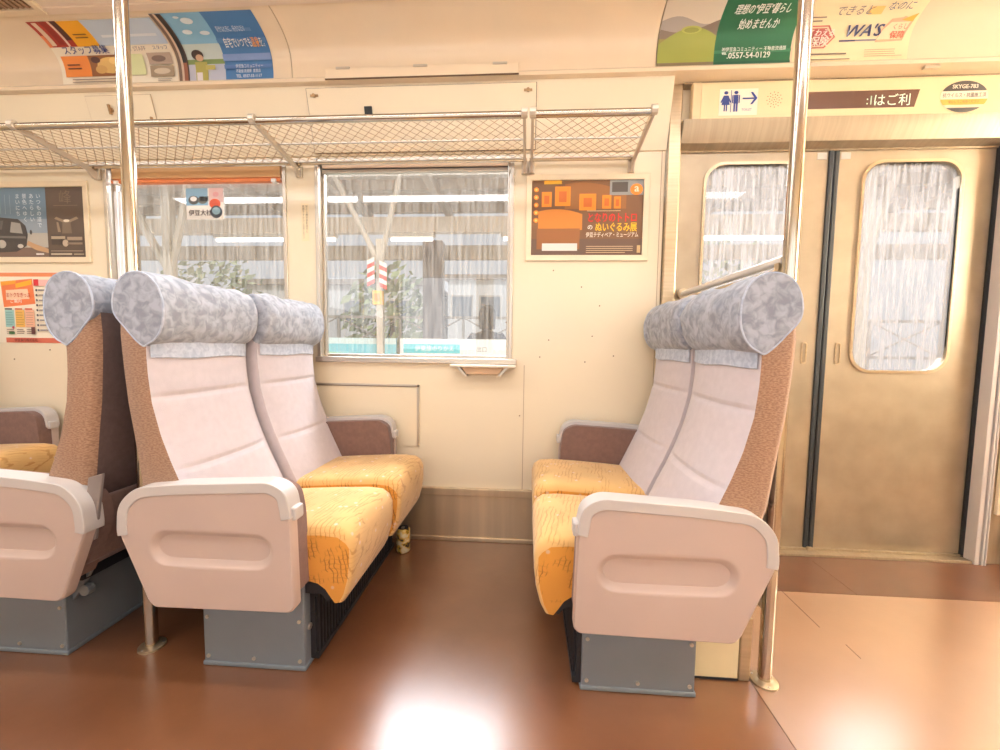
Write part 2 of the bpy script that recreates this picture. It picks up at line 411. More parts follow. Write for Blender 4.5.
# ------------------------------------------------------------------ windows
PANE = glass_mat('window_pane', (.02, .13), srgb(240, 232, 220), .06, 75)
DPANE = glass_mat('door_pane', (.12, .55), srgb(205, 198, 192), .03, 70)
def window(n, x):
    r = tag(bpy.data.objects.new('window_%d' % n, None), kind='structure'); col.objects.link(r)
    m = MB(); t = .010
    for a, b, c, d in ((x[0]-.008, x[0]+t, WZ[0]-.006, WZ[1]+.012), (x[1]-t, x[1]+.008, WZ[0]-.006, WZ[1]+.012)): m.box(a, b, -.008, .055, c, d)
    m.box(x[0], x[1], -.008, .055, WZ[1]-.006, WZ[1]+.012); m.box(x[0]-.012, x[1]+.03, -.02, .055, WZ[0]-.022, WZ[0]+.004)
    m.box(x[0]+t, x[1]-t, .035, .05, WZ[0], WZ[0]+.018)
    m.box(x[0]+t, x[0]+t+.012, .028, .05, WZ[0], WZ[1]); m.box(x[1]-t-.012, x[1]-t, .028, .05, WZ[0], WZ[1])
    f = m.build('window_frame', ALU, r, bevel=.003)
    MB().box(x[0]+t, x[1]-t, .0395, .0405, WZ[0]+.02, WZ[1]-.006).build('window_glass', PANE, r)
    return r
window(1, W1); window(2, W2)
b1 = thing('roller_blind', 'tan roller blind with orange bar at the top of the window behind the left pole', 'blind', (-1.617, .015, 1.724))
m = MB().box(-.428, .428, -.008, .012, .016, .082); m.build('blind_cloth', mat('tan_blind', srgb(206, 160, 108), .7, var=.05, stretch=(1,1,20)), b1)
MB().box(-.43, .43, -.012, .014, -.006, .009).build('bottom_bar', mat('orange_bar', srgb(226, 130, 70), .45, var=.03), b1, bevel=.003)
for s in (-1, 1): MB().box(s*.40-.012, s*.40+.012, -.018, .012, -.012, .006).build('end_clip', WHITE, b1, bevel=.003)
b2 = thing('roller_blind', 'rolled-up cream blind at the top of the centre window', 'blind', (-.542, .015, 1.752))
MB().box(-.44, .44, -.012, .014, .022, .048).build('blind_case', mat('cream_blind', srgb(214, 188, 158), .5), b2, bevel=.004)
MB().box(-.44, .44, -.010, .012, .0, .016).build('bottom_bar', ALU, b2, bevel=.003)
MB().box(-.44, .44, -.004, .006, .014, .024).build('blind_cloth', DARK, b2)
m = MB()
for i in range(3): m.box(-.036+i*.021, -.021+i*.021, -.004, .004, 0, .80)
cr = m.build('side_curtain', mat('white_curtain', srgb(244, 240, 238), .6, var=.02), None, bevel=.003, loc=(-2.012, .018, .885))
tag(cr, 'narrow white pleated strip at the left edge of the left window', 'curtain')

# under-window wall hatch
h = thing('wall_hatch', 'cream hatch with a metal edge below the centre window', 'hatch', (-.85, 0, .46))
MB().box(-.34, .334, -.005, 0, 0, .292).build('hatch_panel', CREAM, h)
m = MB().box(.326, .336, -.009, 0, 0, .298); m.box(-.34, .336, -.009, 0, .29, .299); m.build('hatch_frame', ALU, h)
MB().box(-.335, .336, -.0096, -.004, .288, .291).build('edge_gap', mat('joint_dark', srgb(110, 84, 62), .6), h)
# folding tray below the window
t = thing('window_tray', 'small cream drink tray on a bracket under the right half of the centre window', 'tray', (-.205, -.005, .862))
MB().box(-.15, .155, -.065, 0, -.012, 0).build('tray_top', mat('tray_cream', srgb(240, 226, 204), .4), t, bevel=.004)
MB().prism([(-.10,-.013),(.10,-.013),(.075,-.045),(-.075,-.045)], 'y', -.045, -.0).build('bracket', mat('tray_brown', srgb(214, 178, 140), .5), t, bevel=.003)
for s in (-1, 1): MB().prism([(s*.105,-.013),(s*.07,-.052),(s*.085,-.052),(s*.12,-.013)], 'y', -.05, -.0).build('brace', ALU, t)

# hatch above the rack
h = thing('access_hatch', 'long cream access panel above the luggage rack, wing latches at its top corners', 'hatch', (-.49, -.0118, 1.835))
TILT = math.atan(.078/.273); h.rotation_euler.x = TILT
MB().box(-.51, .51, -.010, 0, 0, .255).build('hatch_panel', CREAM, h, bevel=.002)
MB().box(-.5125, .5125, -.006, 0, -.002, .2565).build('edge_gap', mat('joint_dark', srgb(110, 84, 62), .6), h)
for s in (-1, 1):
    m = MB().box(s*.475-.018, s*.475+.018, -.014, -.01, .222, .231); m.tube([(s*.475,-.010,.2265),(s*.475,-.020,.2265)], .008, 8)
    m.build('latch', mat('latch_brass', srgb(170, 136, 96), .4, .6), h)
h2 = thing('access_hatch', 'small cream access hatch with one lock above the rack at the left pole', 'hatch', (-1.90, -.0505, 1.968)); h2.rotation_euler.x = TILT
MB().box(-.16, .16, -.004, 0, 0, .112).build('hatch_panel', CREAM, h2, bevel=.001); MB().box(-.162,.162,-.002,0,-.002,.114).build('edge_gap', mat('joint_line', srgb(186, 160, 126), .5), h2)
m = MB().tube([(-.045,-.004,.055),(-.045,-.012,.055)], .010, 10); m.box(-.049,-.041,-.02,-.01,.035,.075); m.build('lock', mat('latch_brass', srgb(170, 136, 96), .4, .6), h2)
MB().tube([(.14,-.003,.018),(.14,-.008,.018)], .007, 8).build('screw', mat('latch_brass', srgb(170, 136, 96), .4, .6), h2)
sq = tag(MB().box(-.017,.017,-.012,0,-.017,.017).build('square_fitting', RUBBER, None, bevel=.002, loc=(-.725,-.063,1.990)), 'small black square fitting on the cream panel above the rack', 'fitting'); sq.rotation_euler.x = TILT
h = thing('hinged_flap', 'narrow cream flap with three small hinges on the cove above the access panel', 'flap', (-.475, -.1185, 2.096))
MB().box(-.42, .42, -.006, 0, 0, .042).build('flap_panel', COVE, h, bevel=.002)
MB().box(-.42, .42, -.0065, -.001, -.004, 0).build('flap_gap', mat('joint_dark', srgb(110, 84, 62), .6), h)
for x in (-.34, 0, .34): MB().box(x-.03, x+.03, -.009, 0, .036, .045).build('hinge', ALU, h)

# ------------------------------------------------------------------ luggage rack
WIRE = mat('rack_wire', srgb(190, 160, 124), .45, .5)
def rack(x0, x1, brs, label, end=False):
    r = thing('luggage_rack', label, 'luggage rack', ((x0+x1)/2, 0, 1.79), 0, 'luggage racks along the wall')
    c = (x0+x1)/2; a, b = x0-c, x1-c
    P = lambda x, k: (x, -.33+.30*k, .026-.034*k)      # k: 0 front rail .. 1 wall side
    MB().tube([P(a,0), P(b,0)], .013, 12).build('front_rail', CHROME, r, smooth=40)
    MB().tube([P(a,1), P(b,1)], .008, 8).build('rear_rail', CHROME, r, smooth=40)
    m = MB()
    for k in (.055, .5, .945): m.tube([P(a+.01,k), P(b-.01,k)], .0045, 6)
    m.build('frame_bar', ALU, r, smooth=40)
    m = MB(); st = .043; W = .12
    x = a - W
    while x < b:
        for sg in (0, 1):
            p, q = (x, x+W*2.2) if sg == 0 else (x+W*2.2, x)
            k0, k1 = 0.055, .945
            lo, hi = 0.0, 1.0
            # clip to the rack's length
            f = lambda s: p+(q-p)*s
            ss = [s/60 for s in range(61) if a+.01 <= f(s/60) <= b-.01]
            if len(ss) > 2: m.tube([P(f(ss[0]), k0+(k1-k0)*ss[0]), P(f(ss[-1]), k0+(k1-k0)*ss[-1])], .0014, 4, caps=False)
        x += st
    o = m.build('net', WIRE, r); 
    for x in brs:
        x -= c; m = MB()
        m.prism([(-.345,.038),(-.335,.045),(-.31,.040),(-.05,-.012),(-.006,-.03),(-.006,-.062),(-.03,-.062),(-.06,-.032),(-.32,.012),(-.342,.02)], 'x', x-.006, x+.006)
        m.box(x-.014, x+.014, -.016, -.001, -.06, -.005); m.tube([(x-.012,-.335,.03),(x+.012,-.335,.03)], .018, 10)
        m.build('bracket', mat('rack_bracket', srgb(206, 192, 172), .4, .4), r, bevel=.002)
    return r
rack(-3.4, -.016, (-2.1, -1.085, -.025), 'long luggage rack with a diamond wire net above the windows')
rack(-.004, .455, (.006, .449), 'short end section of net luggage rack above the orange poster')

# ------------------------------------------------------------------ doors
def door(n, x0, x1, hx0, hx1, handle):
    r = tag(bpy.data.objects.new('door_%d' % n, None), kind='structure'); col.objects.link(r)
    z0, z1 = .022, DZ; hz0, hz1, rr = .862, 1.772, .082
    c = ((hx0+hx1)/2, (hz0+hz1)/2)
    out, inn = matched([(x0,z0),(x1,z0),(x1,z1),(x0,z1)], round_rect(hx0,hx1,hz0,hz1,rr), c)
    m = MB(); y0, y1 = .03, .06
    m.loft([[(p[0],y1,p[1]) for p in out], [(p[0],y0,p[1]) for p in out], [(p[0],y0,p[1]) for p in inn], [(p[0],y1,p[1]) for p in inn]], caps=False)
    m.build('door_leaf', DOORS, r, smooth=25)
    o2, i2 = matched(round_rect(hx0-.012,hx1+.012,hz0-.012,hz1+.012,rr+.01), round_rect(hx0,hx1,hz0,hz1,rr), c)
    MB().loft([[(p[0],.03,p[1]) for p in o2],[(p[0],.0235,p[1]) for p in o2],[(p[0],.0235,p[1]) for p in i2],[(p[0],.045,p[1]) for p in i2]], caps=False).build('window_trim', STEEL, r, smooth=40)
    MB().prism(round_rect(hx0-.003,hx1+.003,hz0-.003,hz1+.003,rr), 'y', .036, .038).build('window_glass', DPANE, r)
    m = MB(); o3 = round_rect(handle-.012, handle+.012, .885, .985, .011); i3 = round_rect(handle-.007, handle+.007, .892, .978, .006)
    oo, ii = matched(o3, i3, (handle, .935), 48)
    m.loft([[(p[0],.030,p[1]) for p in oo],[(p[0],.027,p[1]) for p in oo],[(p[0],.027,p[1]) for p in ii],[(p[0],.0298,p[1]) for p in ii]], caps=False)
    m.build('door_handle', STEEL, r)
    return r
d1 = door(1, DX[0], 1.312, .792, 1.202, 1.262); d2 = door(2, 1.358, 2.0, 1.468, 1.867, 1.408)
m = MB().box(1.312, 1.333, .024, .06, .022, DZ); m.build('door_seal', RUBBER, d1, bevel=.004)
m = MB().box(1.337, 1.358, .024, .06, .022, DZ); m.build('door_seal', RUBBER, d2, bevel=.004)
for px in (1.285, 1.385):
    tag(MB().box(px-.02,px+.02,.0285,.03,1.79,1.818).build('door_sticker', flat(196,190,180), None), 'small pale sticker at the top of the %s leaf beside the rubber seal' % ('left door' if px < 1.3 else 'right door'), 'sticker', 'stickers on the door tops')
m = MB()
m.box(.603, .655, -.03, .06, 0, 2.09); m.box(.655, .668, .0, .028, 0, 1.83)
struct('trim_6', m, STEEL, bevel=.004)
m = MB().box(2.0, 2.013, .02, .06, 0, DZ); struct('trim_7', m, RUBBER)
m = MB().box(2.013, 2.032, -.028, .06, 0, 1.93); m.box(2.037, 2.045, -.034, .06, 0, 1.93); m.box(2.05,2.056,-.034,.06,0,1.93)
struct('trim_8', m, ARMCAP, bevel=.002)
struct('trim_9', MB().box(2.056, 2.50, -.012, .0, 0, 2.09), STEELH)
m = MB().box(2.085, 2.9, -.03, -.012, .23, 1.9); struct('trim_10', m, CREAM, bevel=.004)
struct('trim_11', MB().box(2.14, 2.9, -.04, -.012, 0.03, .15), mat('sill_brown', srgb(120, 100, 76), .5))
# sill and track under the doors
m = MB().box(.655, 2.012, -.02, .09, 0, .012); m.box(.655, 2.012, .02, .028, .012, .022); m.box(1.325,1.35,.012,.03,.012,.028)
struct('trim_12', m, STEELH, bevel=.002)
# stainless lintel and the cream header box above the doors
m = MB().prism([(.028,1.83),(-.022,1.845),(-.05,1.90),(-.055,1.93),(.028,1.93)], 'x', .655, XR)
m.box(.655, XR, .022, .03, 1.825, 1.835)
struct('trim_13', m, STEELH, smooth=30)
HP = [(-.047,1.932),(-.052,2.075)]           # the slanting face (y,z) bottom, top
hb = thing('header_box', 'long cream header box above the doors', 'header box', (1.5, 0, 1.93))
m = MB().prism([(0,-.006),(-.040,-.006),(-.047,.000),(-.052,.145),(-.048,.150),(0,.150)], 'x', -.775, 1.2); m.build('box_cover', CREAM2, hb, smooth=30)
m = MB().prism([(-.02,-.008),(-.042,-.008),(-.050,.000),(-.055,.146),(-.048,.153),(-.02,.153)], 'x', -.812, -.776); m.build('end_cap', mat('header_end', srgb(228, 204, 160), .4), hb, bevel=.003)
MB().box(-.845, 1.9, -.040, 0, .151, .166).build('top_strip', STEELH, hb)
def head(x, t, d=0):     # t metres up the slanting face
    L = math.dist(*HP); k = t/L; dy, dz = HP[1][0]-HP[0][0], HP[1][1]-HP[0][1]
    return Vector((x, HP[0][0]+dy*k - dz/L*d, HP[0][1]+dz*k + dy/L*d))
def wall(x, t, d=0): return Vector((x, -d, t))

# ------------------------------------------------------------------ printed things
class Sheet:
    """a printed sheet lying on a surface; s,t are fractions of its width and height"""
    def __init__(s, surf, x0, x1, t0, t1, d0=.0012):
        s.surf, s.x0, s.x1, s.t0, s.t1, s.d0 = surf, x0, x1, t0, t1, d0; s.mb = MB(); s.mats = []; s.lay = 0; s.txt = {}; s.gap = .0003 if surf is cove else .00012
    def P(s, a, b, d): return s.surf(s.x0+(s.x1-s.x0)*a, s.t0+(s.t1-s.t0)*b, d)
    def mi(s, m):
        if m not in s.mats: s.mats.append(m)
        return s.mats.index(m)
    def patch(s, a0, a1, lo, hi, c, ns=None, nt=None):
        curved = s.surf is cove
        f = lambda q: q if callable(q) else (lambda _a: q)
        lo_, hi_ = f(lo), f(hi); ns = ns or (12 if callable(lo) or callable(hi) else 1); nt = nt or (44 if curved else 1)
        d = s.d0 + s.lay*s.gap; s.lay += 1; vs = []; fs = []
        for i in range(ns+1):
            a = a0+(a1-a0)*i/ns
            for j in range(nt+1): vs.append(s.P(a, lo_(a)+(hi_(a)-lo_(a))*j/nt, d))
        for i in range(ns):
            for j in range(nt): k = i*(nt+1)+j; fs.append((k, k+nt+1, k+nt+2, k+1))
        s.mb.add(vs, fs, s.mi(flat(*c) if isinstance(c, tuple) else c)); return s
    def disc(s, a, b, ra, rb, c, n=20, a0=0, a1=2*PI):
        if s.surf is cove: return s.poly([(a+ra*math.cos(2*PI*i/n), b+rb*math.sin(2*PI*i/n)) for i in range(n)], c)
        d = s.d0 + s.lay*s.gap; s.lay += 1
        vs = [s.P(a, b, d)]+[s.P(a+ra*math.cos(a0+(a1-a0)*i/n), b+rb*math.sin(a0+(a1-a0)*i/n), d) for i in range(n+1)]
        s.mb.add(vs, [(0, i+1, i+2) for i in range(n)], s.mi(flat(*c) if isinstance(c, tuple) else c)); return s
    def poly(s, pts, c):
        if s.surf is cove:                    # follow the curve in thin rows
            lo, hi = min(q[1] for q in pts), max(q[1] for q in pts); n = 24; rows = []
            for i in range(n+1):
                b = lo+(hi-lo)*(.002+.996*i/n); xs = []
                for (x1, y1), (x2, y2) in zip(pts, pts[1:]+pts[:1]):
                    if (y1-b)*(y2-b) <= 0 and y1 != y2: xs.append(x1+(x2-x1)*(b-y1)/(y2-y1))
                rows.append((b, min(xs), max(xs)))
            d = s.d0+s.lay*s.gap; s.lay += 1; vs = []
            for b, xa, xb in rows: vs += [s.P(xa, b, d), s.P(xb, b, d)]
            s.mb.add(vs, [(2*i, 2*i+1, 2*i+3, 2*i+2) for i in range(n)], s.mi(flat(*c) if isinstance(c, tuple) else c)); return s
        d = s.d0 + s.lay*s.gap; s.lay += 1
        s.mb.add([s.P(a, b, d) for a, b in pts], [tuple(range(len(pts)))], s.mi(flat(*c) if isinstance(c, tuple) else c)); return s
    def text(s, body, h, a, b, c, align='LEFT', shear=0, bold=0, sx=1):
        """h: letter height in metres; (a,b): base-line start"""
        vs, fs = text_geo(body, h, align, shear, bold)
        mb = s.txt.setdefault(c, MB()); W, H = s.x1-s.x0, s.t1-s.t0
        d = s.d0+(s.lay+4)*s.gap; mb.add([s.P(a+x*sx/W, b+y/H, d+e) for x, y, e in vs], fs); return s
    def vtext(s, body, h, a, b, c):
        for i, ch in enumerate(body): s.text(ch, h, a, b-(i+1)*h*1.08/(s.t1-s.t0), c, 'CENTER')
        return s
    def lines(s, a0, a1, b0, b1, n, c, h=.35):
        for i in range(n):
            b = b1-(b1-b0)*(i+.5)/n; s.patch(a0, a0+(a1-a0)*random.uniform(.75, 1), b-(b1-b0)/n*h/2, b+(b1-b0)/n*h/2, c)
        return s
    def build(s, parent, name='printed_sheet'):
        o = s.mb.build(name, s.mats, parent)
        for c, mb in s.txt.items(): mb.build('lettering', flat(*c), parent)
        return o

ads = 'advertising sheets along the cove above the rack'
ct = CL[-1]
# --- recruitment sheet
t = thing('poster', 'white and orange staff recruitment advert with food photos, leftmost on the cove', 'poster', group=ads)
s = Sheet(cove, -2.142, -1.585, .012, ct*.84)
s.patch(0,1,0,1,(244,232,208))
s.patch(0,.24,.60,1,(176,58,40)).patch(.03,.07,.62,.98,(232,204,176)).patch(.10,.15,.64,1,(150,40,32)).patch(.165,.185,.60,1,(236,206,186)).patch(.19,.24,.7,1,(84,44,38)).patch(.0,.03,.6,.78,(232,130,80))
s.patch(.24,.43,.60,1,(244,176,30)).patch(.43,1,.60,1,(196,208,222)).patch(.5,.95,.72,.76,(226,230,236)).patch(.62,.72,.70,.78,(120,70,64))
s.patch(.04,.27,.14,.47,(238,142,58)).patch(.27,.60,.14,.47,(146,92,50)).disc(.45,.31,.12,.13,(226,186,108)).disc(.50,.38,.06,.06,(240,206,130)).disc(.36,.25,.05,.07,(214,168,96)).disc(.55,.2,.05,.05,(150,40,30)).disc(.33,.4,.04,.05,(86,50,46))
s.patch(.60,.74,.14,.47,(222,226,170)).patch(.78,.98,.30,.48,(182,160,140)).patch(.78,.98,.10,.28,(168,146,118)).disc(.88,.19,.07,.05,(214,196,170)).disc(.87,.39,.06,.05,(120,100,90))
s.lines(.10,.70,.02,.11,2,(150,130,110)).lines(.84,.98,.01,.07,2,(150,130,110)).lines(.08,.22,.24,.36,2,(120,66,30)).lines(.29,.40,.72,.82,2,(120,80,20))
s.text('スタッフ募集', .036, .10, .505, (44,58,120), bold=.012).text('・EVENT STAFF', .022, .53, .52, (120,110,120)).text('スタッフ', .018, .86, .53, (80,80,120))
s.build(t)
# --- seaside sheet
t = thing('poster', 'blue sea and sky advert with a child by a window, right of the recruitment advert', 'poster', group=ads)
s = Sheet(cove, -1.578, -1.140, .012, ct*.88)
s.patch(0,1,0,1,(76,124,176))
s.patch(0,.50,.42,1,(138,186,214)).patch(0,.50,.28,.55,(196,206,200)).patch(.1,.50,.26,.34,(130,150,86)).patch(.1,.50,0,.27,(190,192,206))
s.patch(0,.035,0,1,(120,96,80)).patch(.035,.06,0,1,(214,186,160)).patch(.06,.10,.3,1,(40,36,36)).patch(.06,.10,0,.3,(150,92,66)).patch(.10,.115,0,1,(84,64,54))
s.disc(.32,.88,.06,.05,(230,236,238)).disc(.25,.72,.05,.035,(228,234,236)).disc(.42,.7,.05,.03,(226,232,236)).disc(.24,.94,.03,.02,(230,236,238))
s.disc(.235,.40,.062,.075,(64,46,40)).disc(.25,.36,.04,.05,(206,164,130)).patch(.19,.32,.0,.30,(176,166,84)).patch(.20,.26,0,.14,(222,214,214)).patch(.30,.40,.18,.25,(190,178,96))
s.patch(.50,1,.55,.62,(90,134,184)).patch(.50,1,.30,.40,(128,150,196)).patch(.62,.9,.71,.76,(106,144,190)).patch(.50,1,.18,.24,(96,130,184))
s.text('好きなときに、好きなだけ', .026, .56, .72, (236,240,244), sx=.40).text('自宅でいつでも', .040, .565, .50, (240,236,228), bold=.008, sx=.45).text('温泉', .040, .845, .50, (240,160,80), bold=.014, sx=.45).text('を。', .040, .925, .50, (240,236,228), sx=.42)
s.text('伊豆急コミュニティー', .017, .62, .19, (236,240,244), sx=.75).text('不動産流通課  直営店', .016, .62, .115, (236,240,244), sx=.75).text('TEL. 0557-53-1117', .018, .62, .035, (236,240,244), bold=.008, sx=.85)
s.build(t)
# --- green sheet
t = thing('poster', 'green hill and dark green advert with white lettering, above the left end of the doors', 'poster', group=ads)
s = Sheet(cove, .517, 1.047, .012, ct*.97)
s.patch(0,1,0,1,(32,98,62))
s.patch(0,.43,.45,1,(216,204,186)).patch(0,.43,.40,lambda a: .56+.05*math.sin(a*14),(168,158,152)).patch(0,.43,.30,lambda a: .46+.06*math.sin(a*9+3)+a*.15,(128,112,100))
s.patch(0,.43,.0,.36,(146,138,70)).patch(0,.43,0,lambda a: max(.08,.26+.22*math.sin((a+.03)*5.6)),(152,158,70)).disc(.235,.455,.075,.045,(176,178,88)).disc(.235,.45,.055,.03,(136,142,66)).patch(0,.43,0,.06,(120,104,80)).patch(.43,1,0,.05,(24,84,58)).patch(.43,1,.16,.2,(66,126,88))
s.text('理想の"伊豆"暮らし', .037, .51, .62, (244,244,238), bold=.014, shear=.15, sx=.66).text('始めませんか', .037, .57, .45, (244,244,238), bold=.014, shear=.15, sx=.70)
s.text('㈱伊豆急コミュニティー 不動産流通課', .017, .485, .185, (240,240,232), bold=.008, sx=.86).text('℡.0557-54-0129', .032, .485, .09, (240,240,232), bold=.018, sx=.92)
s.build(t)
# --- insurance sheet
t = thing('poster', 'pale cream insurance advert with a red arrow and navy lettering, above the right door', 'poster', group=ads)
s = Sheet(cove, 1.056, 1.498, .012, ct*.97)
s.patch(0,1,0,1,(246,228,186))
s.poly([(.03,.19),(.27,.19),(.35,.32),(.27,.45),(.03,.45)],(178,84,74)).poly([(.03,.205),(.262,.205),(.335,.32),(.262,.435),(.03,.435)],(238,210,176)).poly([(.03,.22),(.255,.22),(.32,.32),(.255,.42),(.03,.42)],(178,84,74))
s.text('くわえる', .026, .10, .335, (252,244,234), shear=.15, bold=.02).text('保険', .036, .13, .225, (250,238,224), shear=.15, bold=.02)
s.text("WA'S", .054, .41, .315, (34,36,84), shear=.25, bold=.022, sx=1.1).patch(.39,.53,.26,.28,(34,36,84)).patch(.53,.72,.26,.28,(120,116,130))
s.poly([(.70,.24),(.93,.25),(.97,.48),(.88,.52),(.84,.48),(.78,.50),(.73,.38)],(238,178,142)).poly([(.71,.27),(.915,.27),(.945,.46),(.79,.46),(.74,.38)],(246,226,188))
s.text('くらし', .020, .81, .385, (214,124,100), bold=.01).text('保障', .027, .81, .285, (214,110,84), bold=.015).poly([(.86,.48),(.98,.55),(.96,.46)],(240,170,60))
s.text('できると', .036, .26, .56, (120,110,116), shear=.2).text('なのに', .032, .68, .60, (90,96,120), shear=.2).patch(.55,.66,.55,.64,(244,202,120))
s.lines(.05,.22,.48,.56,2,(130,112,100)).lines(.05,.52,.08,.14,1,(120,104,92)).lines(.05,.6,.02,.06,1,(150,132,112)).lines(.62,.95,.05,.16,4,(170,150,124),.25)
s.build(t)

# --- framed posters on the wall
def framed(x0, x1, z0, z1, fw, label, group):
    r = thing('framed_poster', label, 'poster', group=group)
    m = MB()
    out = [(x0,z0),(x1,z0),(x1,z1),(x0,z1)]; inn = [(x0+fw,z0+fw),(x1-fw,z0+fw),(x1-fw,z1-fw),(x0+fw,z1-fw)]
    m.loft([[(p[0],0,p[1]) for p in out],[(p[0],-.010,p[1]) for p in out],[(p[0],-.008,p[1]) for p in inn],[(p[0],-.001,p[1]) for p in inn]], caps=False)
    m.build('poster_frame', mat('poster_frame_cream', srgb(232, 214, 182), .35, .15), r, bevel=.002)
    return r, Sheet(wall, x0+fw, x1-fw, z0+fw, z1-fw, .0014)
t, s = framed(-.016, .536, 1.343, 1.728, .026, 'framed orange and brown poster on the wall between window and doors', 'framed posters on the wall')
s.patch(0,1,0,1,(122,84,50)).patch(0,1,0,.22,(104,78,60)).patch(.3,.85,.62,lambda a: .97-.9*(a-.45)**2,(150,98,46)).patch(.70,1,.80,1,(150,150,146)).patch(.72,.86,.84,.97,(84,74,66))
s.patch(.06,.46,.34,lambda a: .62-1.2*(a-.22)**2,(206,128,40)).patch(.05,.44,.08,.36,(150,94,44)).patch(.10,.42,.06,.16,(228,222,212))
for a, b, ww, hh in ((.09,.65,.09,.2),(.21,.66,.14,.26),(.43,.60,.15,.22),(.635,.62,.08,.18),(.74,.62,.06,.16)):
    s.patch(a,a+ww,b,b+hh,(236,142,26)); s.patch(a+ww*.25,a+ww*.75,b+hh*.2,b+hh*.75,(204,104,24))
s.patch(.11,.27,.95,1,(240,180,40))
for i in range(5): s.disc(.04,.47+i*.102,.022,.032,(250,150,36)); s.disc(.04,.47+i*.102,.011,.016,(252,206,110))
s.disc(.935,.87,.055,.075,(240,138,34)).text('a', .05, .935, .84, (250,226,190), 'CENTER', bold=.02)
s.text('となりのトトロ', .046, .50, .45, (226,40,26), bold=.03, sx=.70).text('の', .026, .505, .345, (240,230,214), bold=.02).text('ぬいぐるみ展', .044, .575, .325, (248,196,30), bold=.028, sx=.71).text('伊豆テディベア・ミュージアム', .024, .495, .245, (248,236,214), bold=.008, sx=.70)
s.lines(.50,.94,.02,.13,4,(206,176,140)).patch(.955,.985,.03,.13,(200,170,120)).patch(.5,.8,.585,.592,(230,200,160))
s.build(t)
t, s = framed(-2.75, -2.16, 1.335, 1.730, .028, 'framed dark van poster in blue and brown on the wall at far left', 'framed posters on the wall')
s.patch(0,1,0,1,(112,134,150)).patch(0,.62,0,.4,(176,170,158)).patch(0,.62,.35,.55,(140,152,162)).patch(0,.62,0,.14,(122,98,84)).patch(.62,1,0,1,(92,76,64))
s.poly([(.40,.18),(.50,.10),(.62,.06),(.62,.12),(.47,.20),(.42,.24)],(190,150,110))
s.poly([(.0,.06),(.30,.08),(.40,.16),(.42,.33),(.40,.46),(.33,.55),(.12,.58),(0,.55)],(66,60,58)).poly([(.24,.36),(.37,.34),(.35,.49),(.26,.51)],(150,146,138)).poly([(.0,.40),(.16,.40),(.18,.53),(.0,.52)],(92,86,82)).disc(.15,.19,.045,.06,(176,168,156)).disc(.34,.16,.03,.03,(196,190,176)).disc(.07,.13,.06,.10,(40,36,36)).poly([(.12,.28),(.40,.27),(.40,.30),(.12,.31)],(110,104,98)).disc(.455,.36,.012,.035,(60,56,54))
for k, tx in enumerate(('いつもの道で', 'あたらしい', '景色へゆく', 'まいにち')): s.vtext(tx, .026, .55-.07*k, .93, (222,230,236))
for k in range(5): s.patch(.06+.05*k, .065+.05*k, .62, .9, (150,168,180))
s.poly([(.70,.55),(.72,.58),(.78,.54),(.86,.54),(.92,.58),(.94,.55),(.86,.50),(.78,.50)],(150,128,104)).poly([(.78,.5),(.86,.5),(.87,.34),(.77,.34)],(120,102,84)).disc(.82,.52,.03,.02,(226,214,190)).poly([(.72,.5),(.74,.5),(.76,.36),(.73,.36)],(150,130,106))
s.text('峰', .07, .82, .78, (126,106,88), 'CENTER').patch(.70,.94,.735,.742,(140,120,98)).patch(.66,.76,.18,.32,(74,62,54)).patch(.66,.80,.26,.30,(176,156,130)).disc(.80,.2,.03,.05,(190,170,144)).patch(.82,.97,.24,.29,(160,140,118)).patch(.82,.97,.18,.21,(140,120,100)).patch(.65,.97,.08,.095,(150,132,112)).patch(.65,.86,.03,.055,(190,174,150)).patch(.88,.98,.03,.05,(160,144,120)).patch(.5,.58,.03,.055,(214,208,200))
s.build(t)
# --- flyer under it
t = thing('notice_sheet', 'orange and white notice sheet with coloured columns below the framed van poster', 'notice')
s = Sheet(wall, -2.70, -2.30, .935, 1.292, .0015)
s.patch(0,1,0,1,(246,232,206)).patch(0,1,.93,.985,(232,140,92)).patch(.11,1,.0,.07,(214,112,84))
s.poly([(.085,.86),(.52,.90),(.545,.55),(.11,.50)],(236,126,74)).poly([(.15,.74),(.45,.76),(.47,.62),(.15,.60)],(246,206,170)).poly([(.29,.83),(.51,.885),(.51,.82),(.29,.77)],(246,178,44)).poly([(.085,.86),(.3,.88),(.29,.83),(.09,.80)],(240,160,50))
s.text('おトクなきっぷ', .026, .155, .645, (206,70,44), bold=.02, sx=.72).text('ご案内', .022, .20, .565, (250,232,214), bold=.02)
for a, c, hc in ((.12,(164,206,196),(70,80,80)),(.265,(238,184,92),(206,90,50)),(.405,(240,184,150),(206,80,60))):
    s.patch(a,a+.125,.22,.46,c).patch(a,a+.1,.465,.485,hc).lines(a+.01,a+.12,.24,.44,6,tuple(int(x*.86) for x in c),.4).lines(a+.01,a+.12,.12,.2,3,(150,120,100),.4)
s.patch(.17,.25,.12,.155,(70,110,60)).patch(.48,.53,.12,.22,(110,70,64)).disc(.235,.215,.016,.02,(200,80,90))
s.patch(.55,.62,.80,.89,(214,40,50)).patch(.62,.95,.80,.885,(246,190,180))
for i in range(9): s.disc(.585, .74-.07*i, .014, .017, (90,84,90)); s.patch(.61,.9,.73-.07*i,.75-.07*i,(150,140,136))
s.text('伊豆急行株式会社', .016, .25, .02, (120,30,24), bold=.015)
s.build(t)
